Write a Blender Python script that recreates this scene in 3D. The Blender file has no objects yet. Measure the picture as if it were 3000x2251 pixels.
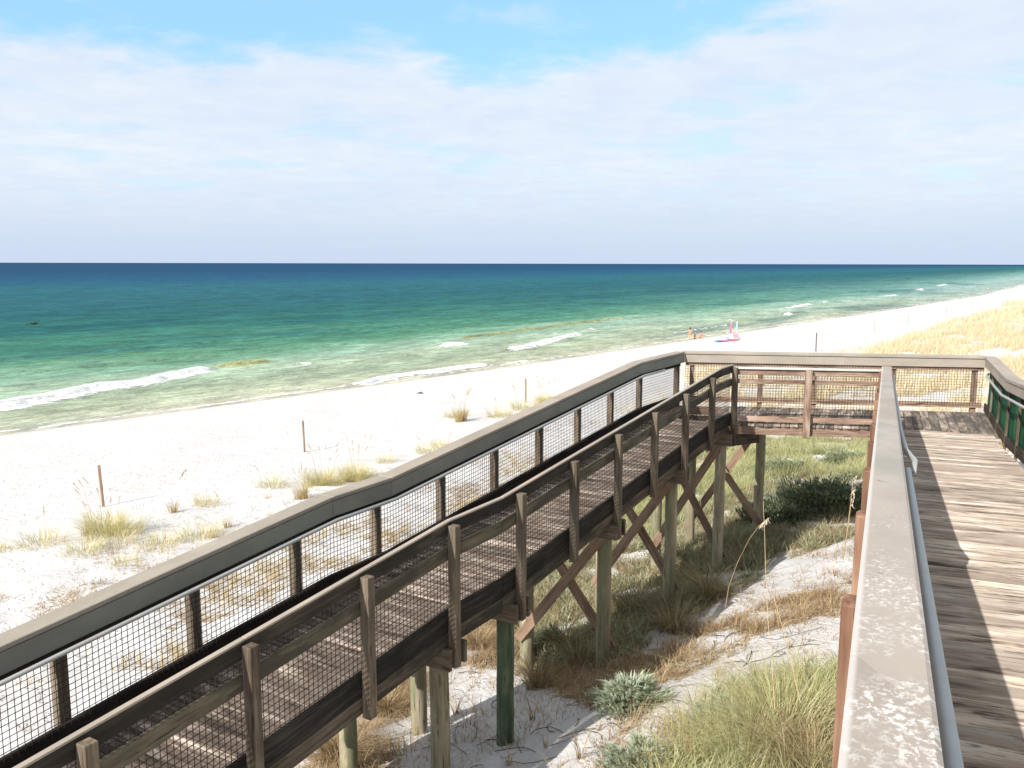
import bpy, bmesh, math, random
import numpy as np
from mathutils import Vector, Matrix

rs = np.random.RandomState(7)
random.seed(7)
R = math.radians
CAMZ = 9.3                      # eye height above the sea
F, PITCH, ROLL = 2544.7, 7.9012, 0.1065

# ------------------------------------------------------------------ camera, sky, sun, exposure
scn = bpy.context.scene
cam_d = bpy.data.cameras.new('camera')
cam = bpy.data.objects.new('camera', cam_d)
scn.collection.objects.link(cam)
cam_d.sensor_width = 36.0
cam_d.lens = 36.0 * F / 3000.0
cam_d.clip_start = 0.05
cam_d.clip_end = 120000
cam.matrix_world = Matrix.Translation((0, 0, CAMZ)) @ Matrix.Rotation(R(90 - PITCH), 4, 'X') @ Matrix.Rotation(R(ROLL), 4, 'Z')
scn.camera = cam

SUN_AZ = math.atan2(-0.68, -0.73)
SUN_EL = R(36.5)
SV = Vector((math.sin(SUN_AZ) * math.cos(SUN_EL), math.cos(SUN_AZ) * math.cos(SUN_EL), math.sin(SUN_EL)))
sd = bpy.data.lights.new('sun', 'SUN')
sd.energy = 4.4
sd.angle = R(0.5)
sd.color = (1.0, 0.95, 0.88)
sun = bpy.data.objects.new('sun', sd)
scn.collection.objects.link(sun)
sun.rotation_euler = SV.to_track_quat('Z', 'Y').to_euler()

scn.view_settings.view_transform = 'Standard'
scn.view_settings.look = 'None'
scn.view_settings.exposure = 0.46
scn.view_settings.gamma = 1.0


class NT:
    """small helper to wire shader nodes"""
    def __init__(s, tree):
        s.t = tree; s.n = tree.nodes; s.l = tree.links; s.n.clear()
    def new(s, typ, **kw):
        nd = s.n.new(typ)
        for k, v in kw.items():
            setattr(nd, k, v)
        return nd
    def put(s, sock, v):
        if isinstance(v, bpy.types.NodeSocket):
            s.l.new(v, sock)
        elif v is not None:
            if sock.type == 'RGBA' and isinstance(v, tuple) and len(v) == 3:
                v = (*v, 1)
            sock.default_value = v
    def math(s, op, a, b=None, c=None, clamp=False):
        nd = s.new('ShaderNodeMath', operation=op, use_clamp=clamp)
        s.put(nd.inputs[0], a); s.put(nd.inputs[1], b); s.put(nd.inputs[2], c)
        return nd.outputs[0]
    def vmath(s, op, a, b=None):
        nd = s.new('ShaderNodeVectorMath', operation=op)
        s.put(nd.inputs[0], a); s.put(nd.inputs[1], b)
        return nd.outputs[0]
    def scale(s, a, k):
        nd = s.new('ShaderNodeVectorMath', operation='SCALE')
        s.put(nd.inputs[0], a); s.put(nd.inputs['Scale'], k)
        return nd.outputs[0]
    def noise(s, vec, scale, detail=4, rough=0.55, dist=0.0, w=None):
        nd = s.new('ShaderNodeTexNoise')
        s.put(nd.inputs['Vector'], vec)
        nd.inputs['Scale'].default_value = scale; nd.inputs['Detail'].default_value = detail
        nd.inputs['Roughness'].default_value = rough; nd.inputs['Distortion'].default_value = dist
        return nd.outputs['Fac']
    def ramp(s, fac, stops, interp='LINEAR'):
        nd = s.new('ShaderNodeValToRGB'); cr = nd.color_ramp; cr.interpolation = interp
        while len(cr.elements) < len(stops):
            cr.elements.new(0.5)
        for e, (p, c) in zip(cr.elements, stops):
            e.position = p
            e.color = (*c, 1) if isinstance(c, tuple) else (c, c, c, 1)
        s.put(nd.inputs[0], fac)
        return nd.outputs[0]
    def mix(s, fac, a, b, mode='MIX'):
        nd = s.new('ShaderNodeMix', data_type='RGBA', blend_type=mode)
        s.put(nd.inputs[0], fac); s.put(nd.inputs[6], a); s.put(nd.inputs[7], b)
        return nd.outputs[2]
    def sstep(s, x, a, b):
        nd = s.new('ShaderNodeMapRange', interpolation_type='SMOOTHSTEP')
        s.put(nd.inputs[0], x); nd.inputs[1].default_value = a; nd.inputs[2].default_value = b
        return nd.outputs[0]
    def attr(s, name):
        nd = s.new('ShaderNodeAttribute'); nd.attribute_name = name
        return nd
    def bump(s, h, strength, dist):
        nd = s.new('ShaderNodeBump'); s.put(nd.inputs['Height'], h)
        nd.inputs['Strength'].default_value = strength; nd.inputs['Distance'].default_value = dist
        return nd.outputs[0]
    def princ(s, col, rough=0.6, spec=0.3, normal=None, trans=None, metallic=0.0):
        b = s.new('ShaderNodeBsdfPrincipled')
        s.put(b.inputs['Base Color'], col); s.put(b.inputs['Roughness'], rough)
        s.put(b.inputs['Specular IOR Level'], spec); b.inputs['Metallic'].default_value = metallic
        if normal is not None: s.put(b.inputs['Normal'], normal)
        o = s.new('ShaderNodeOutputMaterial')
        if trans:
            tr = s.new('ShaderNodeBsdfTranslucent'); s.put(tr.inputs[0], col)
            mx = s.new('ShaderNodeMixShader'); mx.inputs[0].default_value = trans
            s.l.new(b.outputs[0], mx.inputs[1]); s.l.new(tr.outputs[0], mx.inputs[2]); s.l.new(mx.outputs[0], o.inputs[0])
        else:
            s.l.new(b.outputs[0], o.inputs[0])
        return b


# world: Nishita daylight behind a bank of thin cloud laid out by direction
w = bpy.data.worlds.new('World'); scn.world = w; w.use_nodes = True
N = NT(w.node_tree)
sky = N.new('ShaderNodeTexSky', sky_type='NISHITA')
sky.sun_disc = False; sky.sun_elevation = SUN_EL; sky.sun_rotation = SUN_AZ % (2 * math.pi)
sky.air_density = 1.0; sky.dust_density = 0.6; sky.ozone_density = 1.5
tc = N.new('ShaderNodeTexCoord')
sep = N.new('ShaderNodeSeparateXYZ'); N.l.new(tc.outputs['Generated'], sep.inputs[0])
x, y, z = sep.outputs
az = N.math('MULTIPLY', N.math('ARCTAN2', x, y), 180 / math.pi)
el = N.math('MULTIPLY', N.math('ARCSINE', z), 180 / math.pi)
zz = N.math('ADD', N.math('MAXIMUM', z, 0.0), 0.09)
cv = N.new('ShaderNodeCombineXYZ')
N.put(cv.inputs[0], N.math('DIVIDE', x, zz)); N.put(cv.inputs[1], N.math('DIVIDE', y, zz))
cv = cv.outputs[0]
big = N.noise(cv, 0.55, 3, 0.5)
fine = N.noise(cv, 1.7, 8, 0.6, 0.35)
puff = N.noise(cv, 4.2, 6, 0.62, 0.2)
# upper edge of the cloud bank, in degrees of elevation, rising towards the right
edge = N.math('ADD', N.math('MULTIPLY', N.sstep(az, 5.0, 24.0), 3.6), 13.4)
edge = N.math('SUBTRACT', edge, N.math('MULTIPLY', N.sstep(az, -12.0, -25.0), 0.3))
wob = N.math('MULTIPLY', N.math('SUBTRACT', N.math('ADD', N.math('MULTIPLY', fine, 0.7), N.math('MULTIPLY', puff, 0.3)), 0.5), 9.0)
d = N.math('ADD', N.math('SUBTRACT', edge, el), wob)
bank = N.sstep(d, -0.6, 2.2)
# a second thin sheet high on the left
t2 = N.math('MULTIPLY', N.sstep(N.math('ADD', el, wob), 15.0, 17.0), N.sstep(az, -4.0, -20.0))
t3 = N.math('MULTIPLY', N.sstep(fine, 0.50, 0.68), 0.55)
high = N.math('MULTIPLY', N.sstep(el, 18.0, 30.0), 0.85)  # overhead cloud out of view, added as fill light for the shadows
cl = N.math('MAXIMUM', N.math('MAXIMUM', bank, N.math('MULTIPLY', t2, 0.75)), N.math('MAXIMUM', t3, high))
# thin places in the bank where blue shows through
hole = N.math('MULTIPLY', N.sstep(fine, 0.50, 0.34), N.math('MULTIPLY', N.sstep(el, 2.0, 6.0), 0.34))
cl = N.math('MULTIPLY', cl, N.math('SUBTRACT', 1.0, hole))
cl = N.math('MULTIPLY', cl, 0.94)
lit = N.math('ADD', N.math('MULTIPLY', puff, 0.5), N.math('MULTIPLY', big, 0.5))
ccol = N.ramp(lit, [(0.34, (0.69, 0.775, 0.93)), (0.50, (0.765, 0.83, 0.935)), (0.66, (0.85, 0.89, 0.94))])
lowc = N.mix(N.sstep(el, 6.5, -0.5), ccol, (0.595, 0.68, 0.85))
ccol = N.mix(N.sstep(el, 19.0, 34.0), N.scale(lowc, 7.6), (4.9, 4.4, 3.75))  # overhead part tinted warm to colour that fill
skc = N.mix(1.0, N.scale(sky.outputs[0], 1.25), (0.80, 1.05, 1.22), 'MULTIPLY')
blue = N.mix(N.math('MULTIPLY', N.sstep(el, 40.0, 20.0), 0.6), skc, (3.3, 6.0, 7.9))
outc = N.mix(cl, blue, ccol)
bg = N.new('ShaderNodeBackground'); bg.inputs[1].default_value = 0.1
N.l.new(outc, bg.inputs[0])
wo = N.new('ShaderNodeOutputWorld'); N.l.new(bg.outputs[0], wo.inputs[0])

# ------------------------------------------------------------------ layout of the place (metres, measured from the eye)
a2 = R(31.3545)
C = np.array([3.4517, 17.2738])                    # outer seaward corner of the platform rail
d2 = -np.array([math.sin(a2), math.cos(a2)])       # down the lower ramp
n2 = np.array([math.cos(a2), -math.sin(a2)])       # across it, towards the land
fa = R(-8.5642)
fd = np.array([math.cos(fa), math.sin(fa)]); fn = np.array([-fd[1], fd[0]])
a1 = R(23.3256)
d1 = np.array([math.sin(a1), math.cos(a1)]); n1 = np.array([math.cos(a1), -math.sin(a1)])
W = 1.441
P11 = C + d2 * 1.5511 + n2 * W
T0, TA, TB, K2 = 2.1831, 9.1962, 10.1401, 0.088
TEND = 20.2
H = 1.02
ZC = CAMZ - 1.7857
ARED = n1 * (-0.032)
def zlow(t):                                       # rail line (cap underside) of the lower ramp
    return ZC - K2 * (max(0.0, min(t, TA) - T0) + max(0.0, t - TB))
SN, K1 = 15.2, 0.0697
def znear(s):                                      # cap top of the upper ramp rail
    return CAMZ - (0.6827 + K1 * min(s, SN))

def proj_px(X, Y, Z):
    X = np.asarray(X, float); Y = np.asarray(Y, float); Z = np.asarray(Z, float) - CAMZ
    c, s = math.cos(R(PITCH)), math.sin(R(PITCH))
    D = Y * c - Z * s; U = Y * s + Z * c
    D = np.where(D < 0.05, 0.05, D)
    u = F * X / D; v = -F * U / D
    cr, sr = math.cos(R(ROLL)), math.sin(R(ROLL))
    return 1500 + u * cr - v * sr, 1125.5 + u * sr + v * cr
def ray(px, py):
    r, q = R(ROLL), R(PITCH)
    a, b = px - 1500, py - 1125.5
    u = a * math.cos(r) + b * math.sin(r); v = -a * math.sin(r) + b * math.cos(r)
    c, s = math.cos(q), math.sin(q)
    return np.array([u / F, c - v / F * s, -s - v / F * c])

# along-shore / inland coordinates
EV = np.array([0.62, 0.785]); EV /= np.hypot(*EV)
MV = np.array([EV[1], -EV[0]])
GM = [-400, -90, -62, -53, -49.5, -44, -35, -27.5, -22, -16, -12, -9, -7.7, -6.4, -5, -3.6, -2, 0, 4, 12, 40, 200, 2000]
GZ = [-6, -2.6, -0.9, -0.28, -0.02, 0.62, 1.45, 1.93, 2.2, 2.6, 2.95, 3.35, 3.55, 3.86, 4.15, 4.65, 5.15, 5.45, 5.75, 6.0, 5.0, 4.0, 4.0]
def _hash(i, j, seed):
    n = (i * 374761393 + j * 668265263 + seed * 1442695041) & 0xffffffff
    n = ((n ^ (n >> 13)) * 1274126177) & 0xffffffff
    return ((n ^ (n >> 16)) & 0xffff) / 65535.0
def vnoise(x, y, seed=0):
    x = np.asarray(x, float); y = np.asarray(y, float)
    i = np.floor(x).astype(np.int64); j = np.floor(y).astype(np.int64)
    fx = x - i; fy = y - j; fx = fx * fx * (3 - 2 * fx); fy = fy * fy * (3 - 2 * fy)
    a = _hash(i, j, seed); b = _hash(i + 1, j, seed); c = _hash(i, j + 1, seed); e = _hash(i + 1, j + 1, seed)
    return (a * (1 - fx) + b * fx) * (1 - fy) + (c * (1 - fx) + e * fx) * fy
def fbm(x, y, seed=0, o=4):
    r = 0; a = 0.5; k = 1.0; tot = 0
    for q in range(o):
        r = r + a * vnoise(np.asarray(x) * k + 17.3 * q, np.asarray(y) * k - 9.1 * q, seed + q); tot += a; a *= 0.5; k *= 2.03
    return r / tot
def ss(x, a, b):
    t = np.clip((np.asarray(x, float) - a) / (b - a), 0, 1); return t * t * (3 - 2 * t)
def em(x, y): return x * EV[0] + y * EV[1], x * MV[0] + y * MV[1]
def xy(e, m): return e * EV[0] + m * MV[0], e * EV[1] + m * MV[1]
# the shoreline drifts landward/seaward far along the beach
def shore_off(e): return np.interp(e, [-200, 20, 60, 110, 170, 300, 480, 700, 3000], [-1.4, -1.2, 0.6, 0.2, -0.3, -3.0, -17, -34, -200])
def ground(x, y):
    e, m = em(np.asarray(x, float), np.asarray(y, float))
    z = np.interp(m - shore_off(e) * ss(-m, 20, 49), GM, GZ)
    dune = ss(m, -27, -17)
    far = ss(e, 28, 60) * ss(m, -26, -16) * (1 - ss(m, 0, 30))
    z = z + dune * (fbm(x / 1.9, y / 1.9, 3) - 0.5) * 0.34 + dune * (fbm(x / 0.55, y / 0.55, 11, 3) - 0.5) * 0.09
    z = z + far * (0.35 + (fbm(x / 7.0, y / 7.0, 21) - 0.5) * 1.5)
    bz = ss(m, -46, -38)
    z = z + bz * (fbm(x / 0.45, y / 0.45, 31, 3) - 0.5) * 0.055 + bz * (fbm(e / 6.0, m / 2.0, 5) - 0.5) * 0.16
    return z
def unproject_ground(px, py):
    d = ray(px, py); lo = 1.0
    prev = lo
    for k in np.concatenate([np.arange(1, 60, 0.25), np.arange(60, 600, 1.0)]):
        p = d * k
        if p[2] + CAMZ < float(ground(p[0], p[1])):
            a, b = prev, k
            for _ in range(20):
                q = (a + b) / 2; p = d * q
                if p[2] + CAMZ < float(ground(p[0], p[1])): b = q
                else: a = q
            p = d * b
            return p[0], p[1], float(ground(p[0], p[1]))
        prev = k
    p = d * prev
    return p[0], p[1], 0.0

def in_poly(px, py, poly):
    inside = np.zeros(np.shape(px), bool); n = len(poly)
    for i in range(n):
        x1, y1 = poly[i]; x2, y2 = poly[(i + 1) % n]
        c = ((y1 > py) != (y2 > py)) & (px < (x2 - x1) * (py - y1) / ((y2 - y1) + 1e-9) + x1)
        inside ^= c
    return inside

# plant cover of the ground: (outline, cover 0..1, kind) ; kinds: 0 green-gold, 1 brown dry, 2 dark green, 3 gold
ZONES = [
    ([(1990, 1285), (2570, 1285), (2530, 1420), (2300, 1420), (2100, 1500), (1900, 1600), (1800, 1500)], 0.9, 0),
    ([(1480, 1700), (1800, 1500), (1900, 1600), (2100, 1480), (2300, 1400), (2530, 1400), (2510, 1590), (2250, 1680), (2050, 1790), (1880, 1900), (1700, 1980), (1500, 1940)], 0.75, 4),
    ([(2520, 1560), (2500, 1700), (2300, 1760), (2040, 1880), (1880, 1950), (1900, 1890), (2060, 1790), (2260, 1670)], 0.10, 1),
    ([(2500, 1710), (2480, 1800), (2250, 1850), (2000, 1990), (1720, 2070), (1520, 1990), (1880, 1920), (2100, 1830), (2300, 1750)], 0.62, 1),
    ([(2490, 1800), (2450, 1960), (2200, 2010), (1930, 2110), (1880, 2080), (2050, 1970), (2250, 1850)], 0.07, 1),
    ([(2480, 1950), (2450, 2400), (1880, 2400), (1900, 2200), (2080, 2060), (2200, 2010)], 0.8, 0),
    ([(1720, 2070), (2000, 2000), (1930, 2110), (2060, 2080), (1900, 2200), (1880, 2400), (1700, 2400), (1690, 2180)], 0.6, 1),
    ([(1200, 1960), (1480, 1960), (1710, 2080), (1690, 2400), (1180, 2400)], 0.10, 1),
    ([(1330, 1830), (1460, 1810), (1560, 1900), (1480, 1950), (1350, 1930)], 0.7, 1),
    ([(930, 2060), (1060, 2030), (1240, 1980), (1250, 2030), (1170, 2150), (1120, 2400), (900, 2400)], 0.6, 1),
    ([(2500, 1068), (2530, 1038), (2600, 1020), (2668, 984), (2765, 952), (2905, 914), (3000, 900), (3400, 870), (3400, 1200), (2900, 1068)], 0.85, 3),
    ([(2935, 897), (2960, 888), (3100, 880), (3100, 893)], 0.8, 3),
    ([(2010, 1075), (2860, 1085), (2860, 1185), (2010, 1180)], 0.66, 5),
]
def cover(x, y):
    """plant cover and kind at a place on the ground"""
    z = ground(x, y); px, py = proj_px(x, y, z); e, m = em(x, y)
    n = fbm(x / 1.3, y / 1.3, 41, 3)
    clump = fbm(x / 0.7, y / 0.7, 181, 3)
    c = ss(m, -23, -15) * np.where(n > 0.50, 0.5, 0.04) * (1 - 0.3 * ss(e, 0, -10)); k = np.where(fbm(x / 2.5, y / 2.5, 51, 2) > 0.5, 1, 3)
    c = np.where((m > -4) & (e > 25), 0.5, c)
    for poly, cc, kk in ZONES:
        q = in_poly(px, py, poly) & (y > 1)
        c = np.where(q, cc, c); k = np.where(q, kk, k)
    c = np.where((k != 3) & (k != 5), c * ss(clump, 0.25, 0.52) * 1.4, c)
    gap = fbm(x / 2.6, y / 4.0, 61, 4)
    c = np.where((k == 3) & (c > 0.8) & (gap < 0.455), 0.03, c)
    c = np.where((k == 5) & (fbm(x / 1.6, y / 2.2, 71, 3) < 0.47), 0.05, c)
    return c, k

# ------------------------------------------------------------------ materials
MAT = {}
def material(name):
    m = bpy.data.materials.new(name); m.use_nodes = True; MAT[name] = m
    return NT(m.node_tree)

def wood(name, dark, mid, light, grain=26.0, along=1.1, rough=0.8, tint=0.25, stain=None, contrast=0.0, bump=0.5, crack=0.8, ckl=1.9, ckw=55.0, ckt=0.62):
    n = material(name)
    lc = n.attr('lc').outputs['Vector']; rn = n.attr('rn').outputs['Fac']
    off = n.scale((3.1, 7.7, 5.3), n.math('MULTIPLY', rn, 13.0))
    v = n.vmath('ADD', n.vmath('MULTIPLY', lc, (along, grain, grain)), off)
    g = n.noise(v, 1.0, 6, 0.65, 0.5)
    v2 = n.vmath('ADD', n.vmath('MULTIPLY', lc, (2.2, 5.0, 5.0)), off)
    g2 = n.noise(v2, 1.0, 4, 0.6)
    f = n.math('ADD', n.math('MULTIPLY', g, 0.65), n.math('MULTIPLY', g2, 0.35))
    col = n.ramp(f, [(0.34 - contrast, dark), (0.5, mid), (0.64 + contrast, light)])
    col = n.mix(1.0, col, n.ramp(rn, [(0.0, 1 - tint), (1.0, 1 + tint * 0.4)]), 'MULTIPLY')
    vc = n.vmath('ADD', n.vmath('MULTIPLY', lc, (ckl, ckw, ckw)), off)
    ck = n.sstep(n.noise(vc, 1.0, 3, 0.6, 0.3), ckt, ckt + 0.05)
    col = n.mix(n.math('MULTIPLY', ck, crack), col, (dark[0] * 0.22, dark[1] * 0.2, dark[2] * 0.2))
    if stain:
        st = n.sstep(n.noise(n.vmath('ADD', n.vmath('MULTIPLY', lc, (0.8, 3, 3)), off), 1.3, 4, 0.65), 0.46, 0.62)
        col = n.mix(n.math('MULTIPLY', st, 0.85), col, stain)
    kn = n.new('ShaderNodeTexVoronoi'); n.put(kn.inputs['Vector'], n.vmath('ADD', n.vmath('MULTIPLY', lc, (1.6, 9.0, 9.0)), off)); kn.inputs['Scale'].default_value = 1.0
    kd = n.sstep(kn.outputs['Distance'], 0.16, 0.08)
    col = n.mix(n.math('MULTIPLY', kd, 0.7), col, (dark[0] * 0.5, dark[1] * 0.42, dark[2] * 0.38))
    h = n.math('SUBTRACT', g, n.math('MULTIPLY', ck, 0.8))
    n.princ(col, rough, 0.25, n.bump(h, bump, 0.006))

wood('wood_deck', (0.18, 0.13, 0.10), (0.66, 0.55, 0.45), (0.86, 0.78, 0.69), grain=17, along=1.6, contrast=-0.045, tint=0.42, stain=(0.45, 0.36, 0.30), bump=0.7, ckl=4.2, ckw=34.0, ckt=0.60, crack=0.75)
wood('wood_deck_lower', (0.055, 0.043, 0.035), (0.235, 0.18, 0.145), (0.66, 0.57, 0.49), grain=18, along=1.2, tint=0.5, stain=(0.15, 0.12, 0.1), contrast=-0.04, bump=0.7)
wood('wood_deck_platform', (0.08, 0.072, 0.065), (0.38, 0.31, 0.25), (0.66, 0.56, 0.46), grain=16, along=3.0, tint=0.7, stain=(0.10, 0.092, 0.09), contrast=-0.03)
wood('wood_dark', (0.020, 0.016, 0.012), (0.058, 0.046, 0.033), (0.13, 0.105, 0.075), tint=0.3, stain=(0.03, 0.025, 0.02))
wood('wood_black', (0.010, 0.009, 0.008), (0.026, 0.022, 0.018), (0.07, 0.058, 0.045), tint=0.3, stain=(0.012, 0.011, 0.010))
wood('wood_olive', (0.06, 0.052, 0.034), (0.15, 0.128, 0.088), (0.25, 0.215, 0.155), tint=0.3, stain=(0.07, 0.06, 0.045))
wood('wood_post', (0.05, 0.038, 0.027), (0.165, 0.126, 0.09), (0.32, 0.255, 0.19), tint=0.35, stain=(0.16, 0.135, 0.10))
wood('wood_joist', (0.045, 0.036, 0.026), (0.145, 0.115, 0.083), (0.27, 0.22, 0.16), tint=0.3, stain=(0.035, 0.03, 0.024))
wood('wood_red', (0.12, 0.068, 0.048), (0.36, 0.245, 0.18), (0.56, 0.43, 0.34), grain=14, along=1.4, tint=0.25)
wood('wood_brace', (0.16, 0.10, 0.065), (0.30, 0.20, 0.14), (0.42, 0.30, 0.215), tint=0.3)
wood('wood_pile', (0.20, 0.17, 0.11), (0.40, 0.345, 0.235), (0.55, 0.49, 0.36), grain=14, along=1.0, tint=0.3, stain=(0.20, 0.21, 0.12))
wood('wood_pile_green', (0.035, 0.05, 0.03), (0.09, 0.125, 0.075), (0.22, 0.23, 0.14), grain=12, along=1.0, tint=0.1)
wood('wood_pile_red', (0.085, 0.042, 0.028), (0.25, 0.135, 0.085), (0.42, 0.255, 0.17), grain=12, along=0.9, tint=0.15)
wood('wood_stake', (0.26, 0.17, 0.115), (0.44, 0.31, 0.22), (0.54, 0.40, 0.30), tint=0.1)

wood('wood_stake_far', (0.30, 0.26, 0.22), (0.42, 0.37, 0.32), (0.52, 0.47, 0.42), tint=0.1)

def composite(name, col, fleck, amount, tint=0.1, scale=55.0, rough=0.6, wear=False):
    n = material(name)
    lc = n.attr('lc').outputs['Vector']; rn = n.attr('rn').outputs['Fac']
    off = n.scale((3.1, 7.7, 5.3), n.math('MULTIPLY', rn, 13.0))
    v = n.vmath('ADD', n.vmath('MULTIPLY', lc, (0.55, 1, 1)), off)
    a = n.noise(v, 2.2, 5, 0.6); fl = n.noise(v, scale, 3, 0.55)
    patch = n.noise(v, 2.0, 3, 0.6)
    c = n.mix(n.sstep(a, 0.35, 0.68), tuple(q * 0.86 for q in col), tuple(min(1, q * 1.08) for q in col))
    hue = n.mix(rn, (1.0, 0.965, 0.94), (0.97, 1.0, 1.0))
    c = n.mix(1.0, c, hue, 'MULTIPLY')
    f = n.math('MULTIPLY', n.sstep(fl, 0.56, 0.62), n.sstep(patch, 0.40, 0.62))
    if wear:      # bird lime and salt spots on the nearest boards
        sx_ = n.new('ShaderNodeSeparateXYZ'); n.l.new(lc, sx_.inputs[0])
        near = n.sstep(sx_.outputs[0], 5.2, 1.4)
        fl = n.noise(n.vmath('MULTIPLY', lc, (0.8, 1, 1)), scale * 1.5, 5, 0.7, 0.4)
        f = n.math('MULTIPLY', n.sstep(n.math('ADD', fl, n.math('MULTIPLY', near, 0.12)), 0.59, 0.71), n.math('MULTIPLY', near, n.sstep(n.noise(lc, 3.5, 3, 0.6), 0.40, 0.58)))
        lip = n.math('MULTIPLY', n.sstep(sx_.outputs[1], -0.012, -0.024), 0.6)
        f = n.math('MAXIMUM', f, lip)
    c = n.mix(n.math('MULTIPLY', f, amount), c, fleck)
    sp = n.sstep(n.noise(v, 9.0, 2, 0.5), 0.74, 0.77)
    c = n.mix(n.math('MULTIPLY', sp, 0.6), c, tuple(q * 0.35 for q in col))
    n.princ(c, rough, 0.3, n.bump(n.math('ADD', fl, a), 0.25, 0.003))
composite('cap_near', (0.425, 0.38, 0.335), (0.78, 0.76, 0.73), 0.9, scale=38, wear=True)
composite('cap_pale', (0.62, 0.57, 0.52), (0.80, 0.78, 0.75), 0.4)
composite('cap', (0.385, 0.335, 0.275), (0.45, 0.42, 0.38), 0.4)
composite('fascia', (0.27, 0.27, 0.225), (0.30, 0.29, 0.24), 0.4)
composite('cap_platform', (0.42, 0.36, 0.30), (0.47, 0.43, 0.38), 0.4)

def simple(name, col, rough=0.6, spec=0.3, metallic=0.0, var=0.25, scale=6.0, trans=None):
    n = material(name)
    t = n.new('ShaderNodeTexCoord')
    a = n.noise(t.outputs['Object'], scale, 4, 0.6)
    c = n.mix(a, tuple(q * (1 - var) for q in col), tuple(min(1, q * (1 + var)) for q in col))
    n.princ(c, rough, spec, None, trans, metallic)
simple('steel', (0.50, 0.51, 0.50), 0.5, 0.4, 0.4, 0.15, 9)
simple('wire', (0.035, 0.026, 0.021), 0.7, 0.2, 0.0, 0.4, 3)
simple('bolt', (0.16, 0.10, 0.08), 0.55, 0.4, 0.5, 0.3, 30)
simple('skin', (0.62, 0.36, 0.26), 0.55, 0.3, 0, 0.06)
simple('hair', (0.02, 0.015, 0.012), 0.5, 0.4, 0, 0.2)
simple('hair_blond', (0.42, 0.28, 0.13), 0.5, 0.4, 0, 0.2)
simple('swimwear_red', (0.75, 0.10, 0.07), 0.7, 0.2, 0, 0.1)
simple('swimwear_orange', (0.80, 0.32, 0.12), 0.7, 0.2, 0, 0.1)
simple('cloth_white', (0.80, 0.79, 0.77), 0.8, 0.2, 0, 0.06)
simple('cloth_pink', (0.80, 0.20, 0.42), 0.7, 0.2, 0, 0.12)
simple('cloth_palepink', (0.85, 0.42, 0.55), 0.7, 0.2, 0, 0.12)
simple('cloth_blue', (0.14, 0.42, 0.66), 0.7, 0.2, 0, 0.25, 12)
simple('cloth_skyblue', (0.42, 0.62, 0.80), 0.7, 0.2, 0, 0.35, 14)
simple('cloth_dark', (0.03, 0.03, 0.045), 0.7, 0.2, 0, 0.2)
simple('feather', (0.05, 0.045, 0.04), 0.7, 0.2, 0, 0.4, 5)

n = material('screen_fabric')
lc = n.attr('lc').outputs['Vector']
f = n.noise(n.vmath('MULTIPLY', lc, (3.0, 1.0, 0.6)), 1.6, 4, 0.6, 0.4)
wv = n.noise(n.vmath('MULTIPLY', lc, (300.0, 1.0, 300.0)), 1.0, 2, 0.5)
c = n.ramp(f, [(0.3, (0.004, 0.045, 0.02)), (0.55, (0.012, 0.10, 0.045)), (0.75, (0.06, 0.17, 0.085))])
n.princ(c, 0.75, 0.2, n.bump(n.math('ADD', f, n.math('MULTIPLY', wv, 0.1)), 0.6, 0.03))

# sand
n = material('sand')
geo = n.new('ShaderNodeNewGeometry').outputs['Position']
a = n.noise(geo, 0.35, 5, 0.6); b = n.noise(geo, 3.0, 6, 0.65); g = n.noise(geo, 16.0, 4, 0.6)
pits = n.noise(geo, 2.6, 3, 0.6, 0.6)
c = n.ramp(n.math('ADD', n.math('MULTIPLY', a, 0.5), n.math('MULTIPLY', b, 0.5)), [(0.3, (0.555, 0.54, 0.53)), (0.5, (0.635, 0.625, 0.62)), (0.7, (0.68, 0.672, 0.67))])
lit_ = n.attr('litter').outputs['Fac']
lm = n.noise(n.vmath('MULTIPLY', geo, (1, 1, 0.5)), 9.0, 6, 0.72, 0.6)
lt = n.sstep(n.math('ADD', lm, n.math('MULTIPLY', lit_, 0.36)), 0.64, 0.78)
lcol = n.ramp(n.noise(geo, 22.0, 3, 0.6), [(0.35, (0.15, 0.10, 0.06)), (0.5, (0.34, 0.25, 0.15)), (0.65, (0.55, 0.44, 0.28))])
c = n.mix(n.math('MULTIPLY', lt, 0.9), c, lcol)
wet = n.attr('wet').outputs['Fac']
c = n.mix(n.math('MULTIPLY', wet, 0.8), c, (0.50, 0.455, 0.38))
hh = n.math('ADD', n.math('MULTIPLY', b, 1.0), n.math('ADD', n.math('MULTIPLY', g, 0.25), n.math('MULTIPLY', n.sstep(pits, 0.60, 0.52), 0.6)))
n.princ(c, n.math('SUBTRACT', 0.95, n.math('MULTIPLY', wet, 0.55)), 0.25, n.bump(hh, 0.5, 0.07))

# sea
n = material('sea')
geo = n.new('ShaderNodeNewGeometry').outputs['Position']
sx = n.new('ShaderNodeSeparateXYZ'); n.l.new(geo, sx.inputs[0])
e_ = n.math('ADD', n.math('MULTIPLY', sx.outputs[0], float(EV[0])), n.math('MULTIPLY', sx.outputs[1], float(EV[1])))
m_ = n.math('ADD', n.math('MULTIPLY', sx.outputs[0], float(MV[0])), n.math('MULTIPLY', sx.outputs[1], float(MV[1])))
cb = n.new('ShaderNodeCombineXYZ'); n.put(cb.inputs[0], e_); n.put(cb.inputs[1], m_)
v = cb.outputs[0]
dist = n.math('SUBTRACT', -49.5, m_)                 # metres off the beach
sh = n.attr('shore').outputs['Fac']
dist = n.math('ADD', dist, sh)
wv = n.math('MULTIPLY', n.math('SUBTRACT', n.noise(n.vmath('MULTIPLY', v, (0.018, 0.06, 1)), 1.0, 4, 0.6), 0.5), 0.9)
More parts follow.
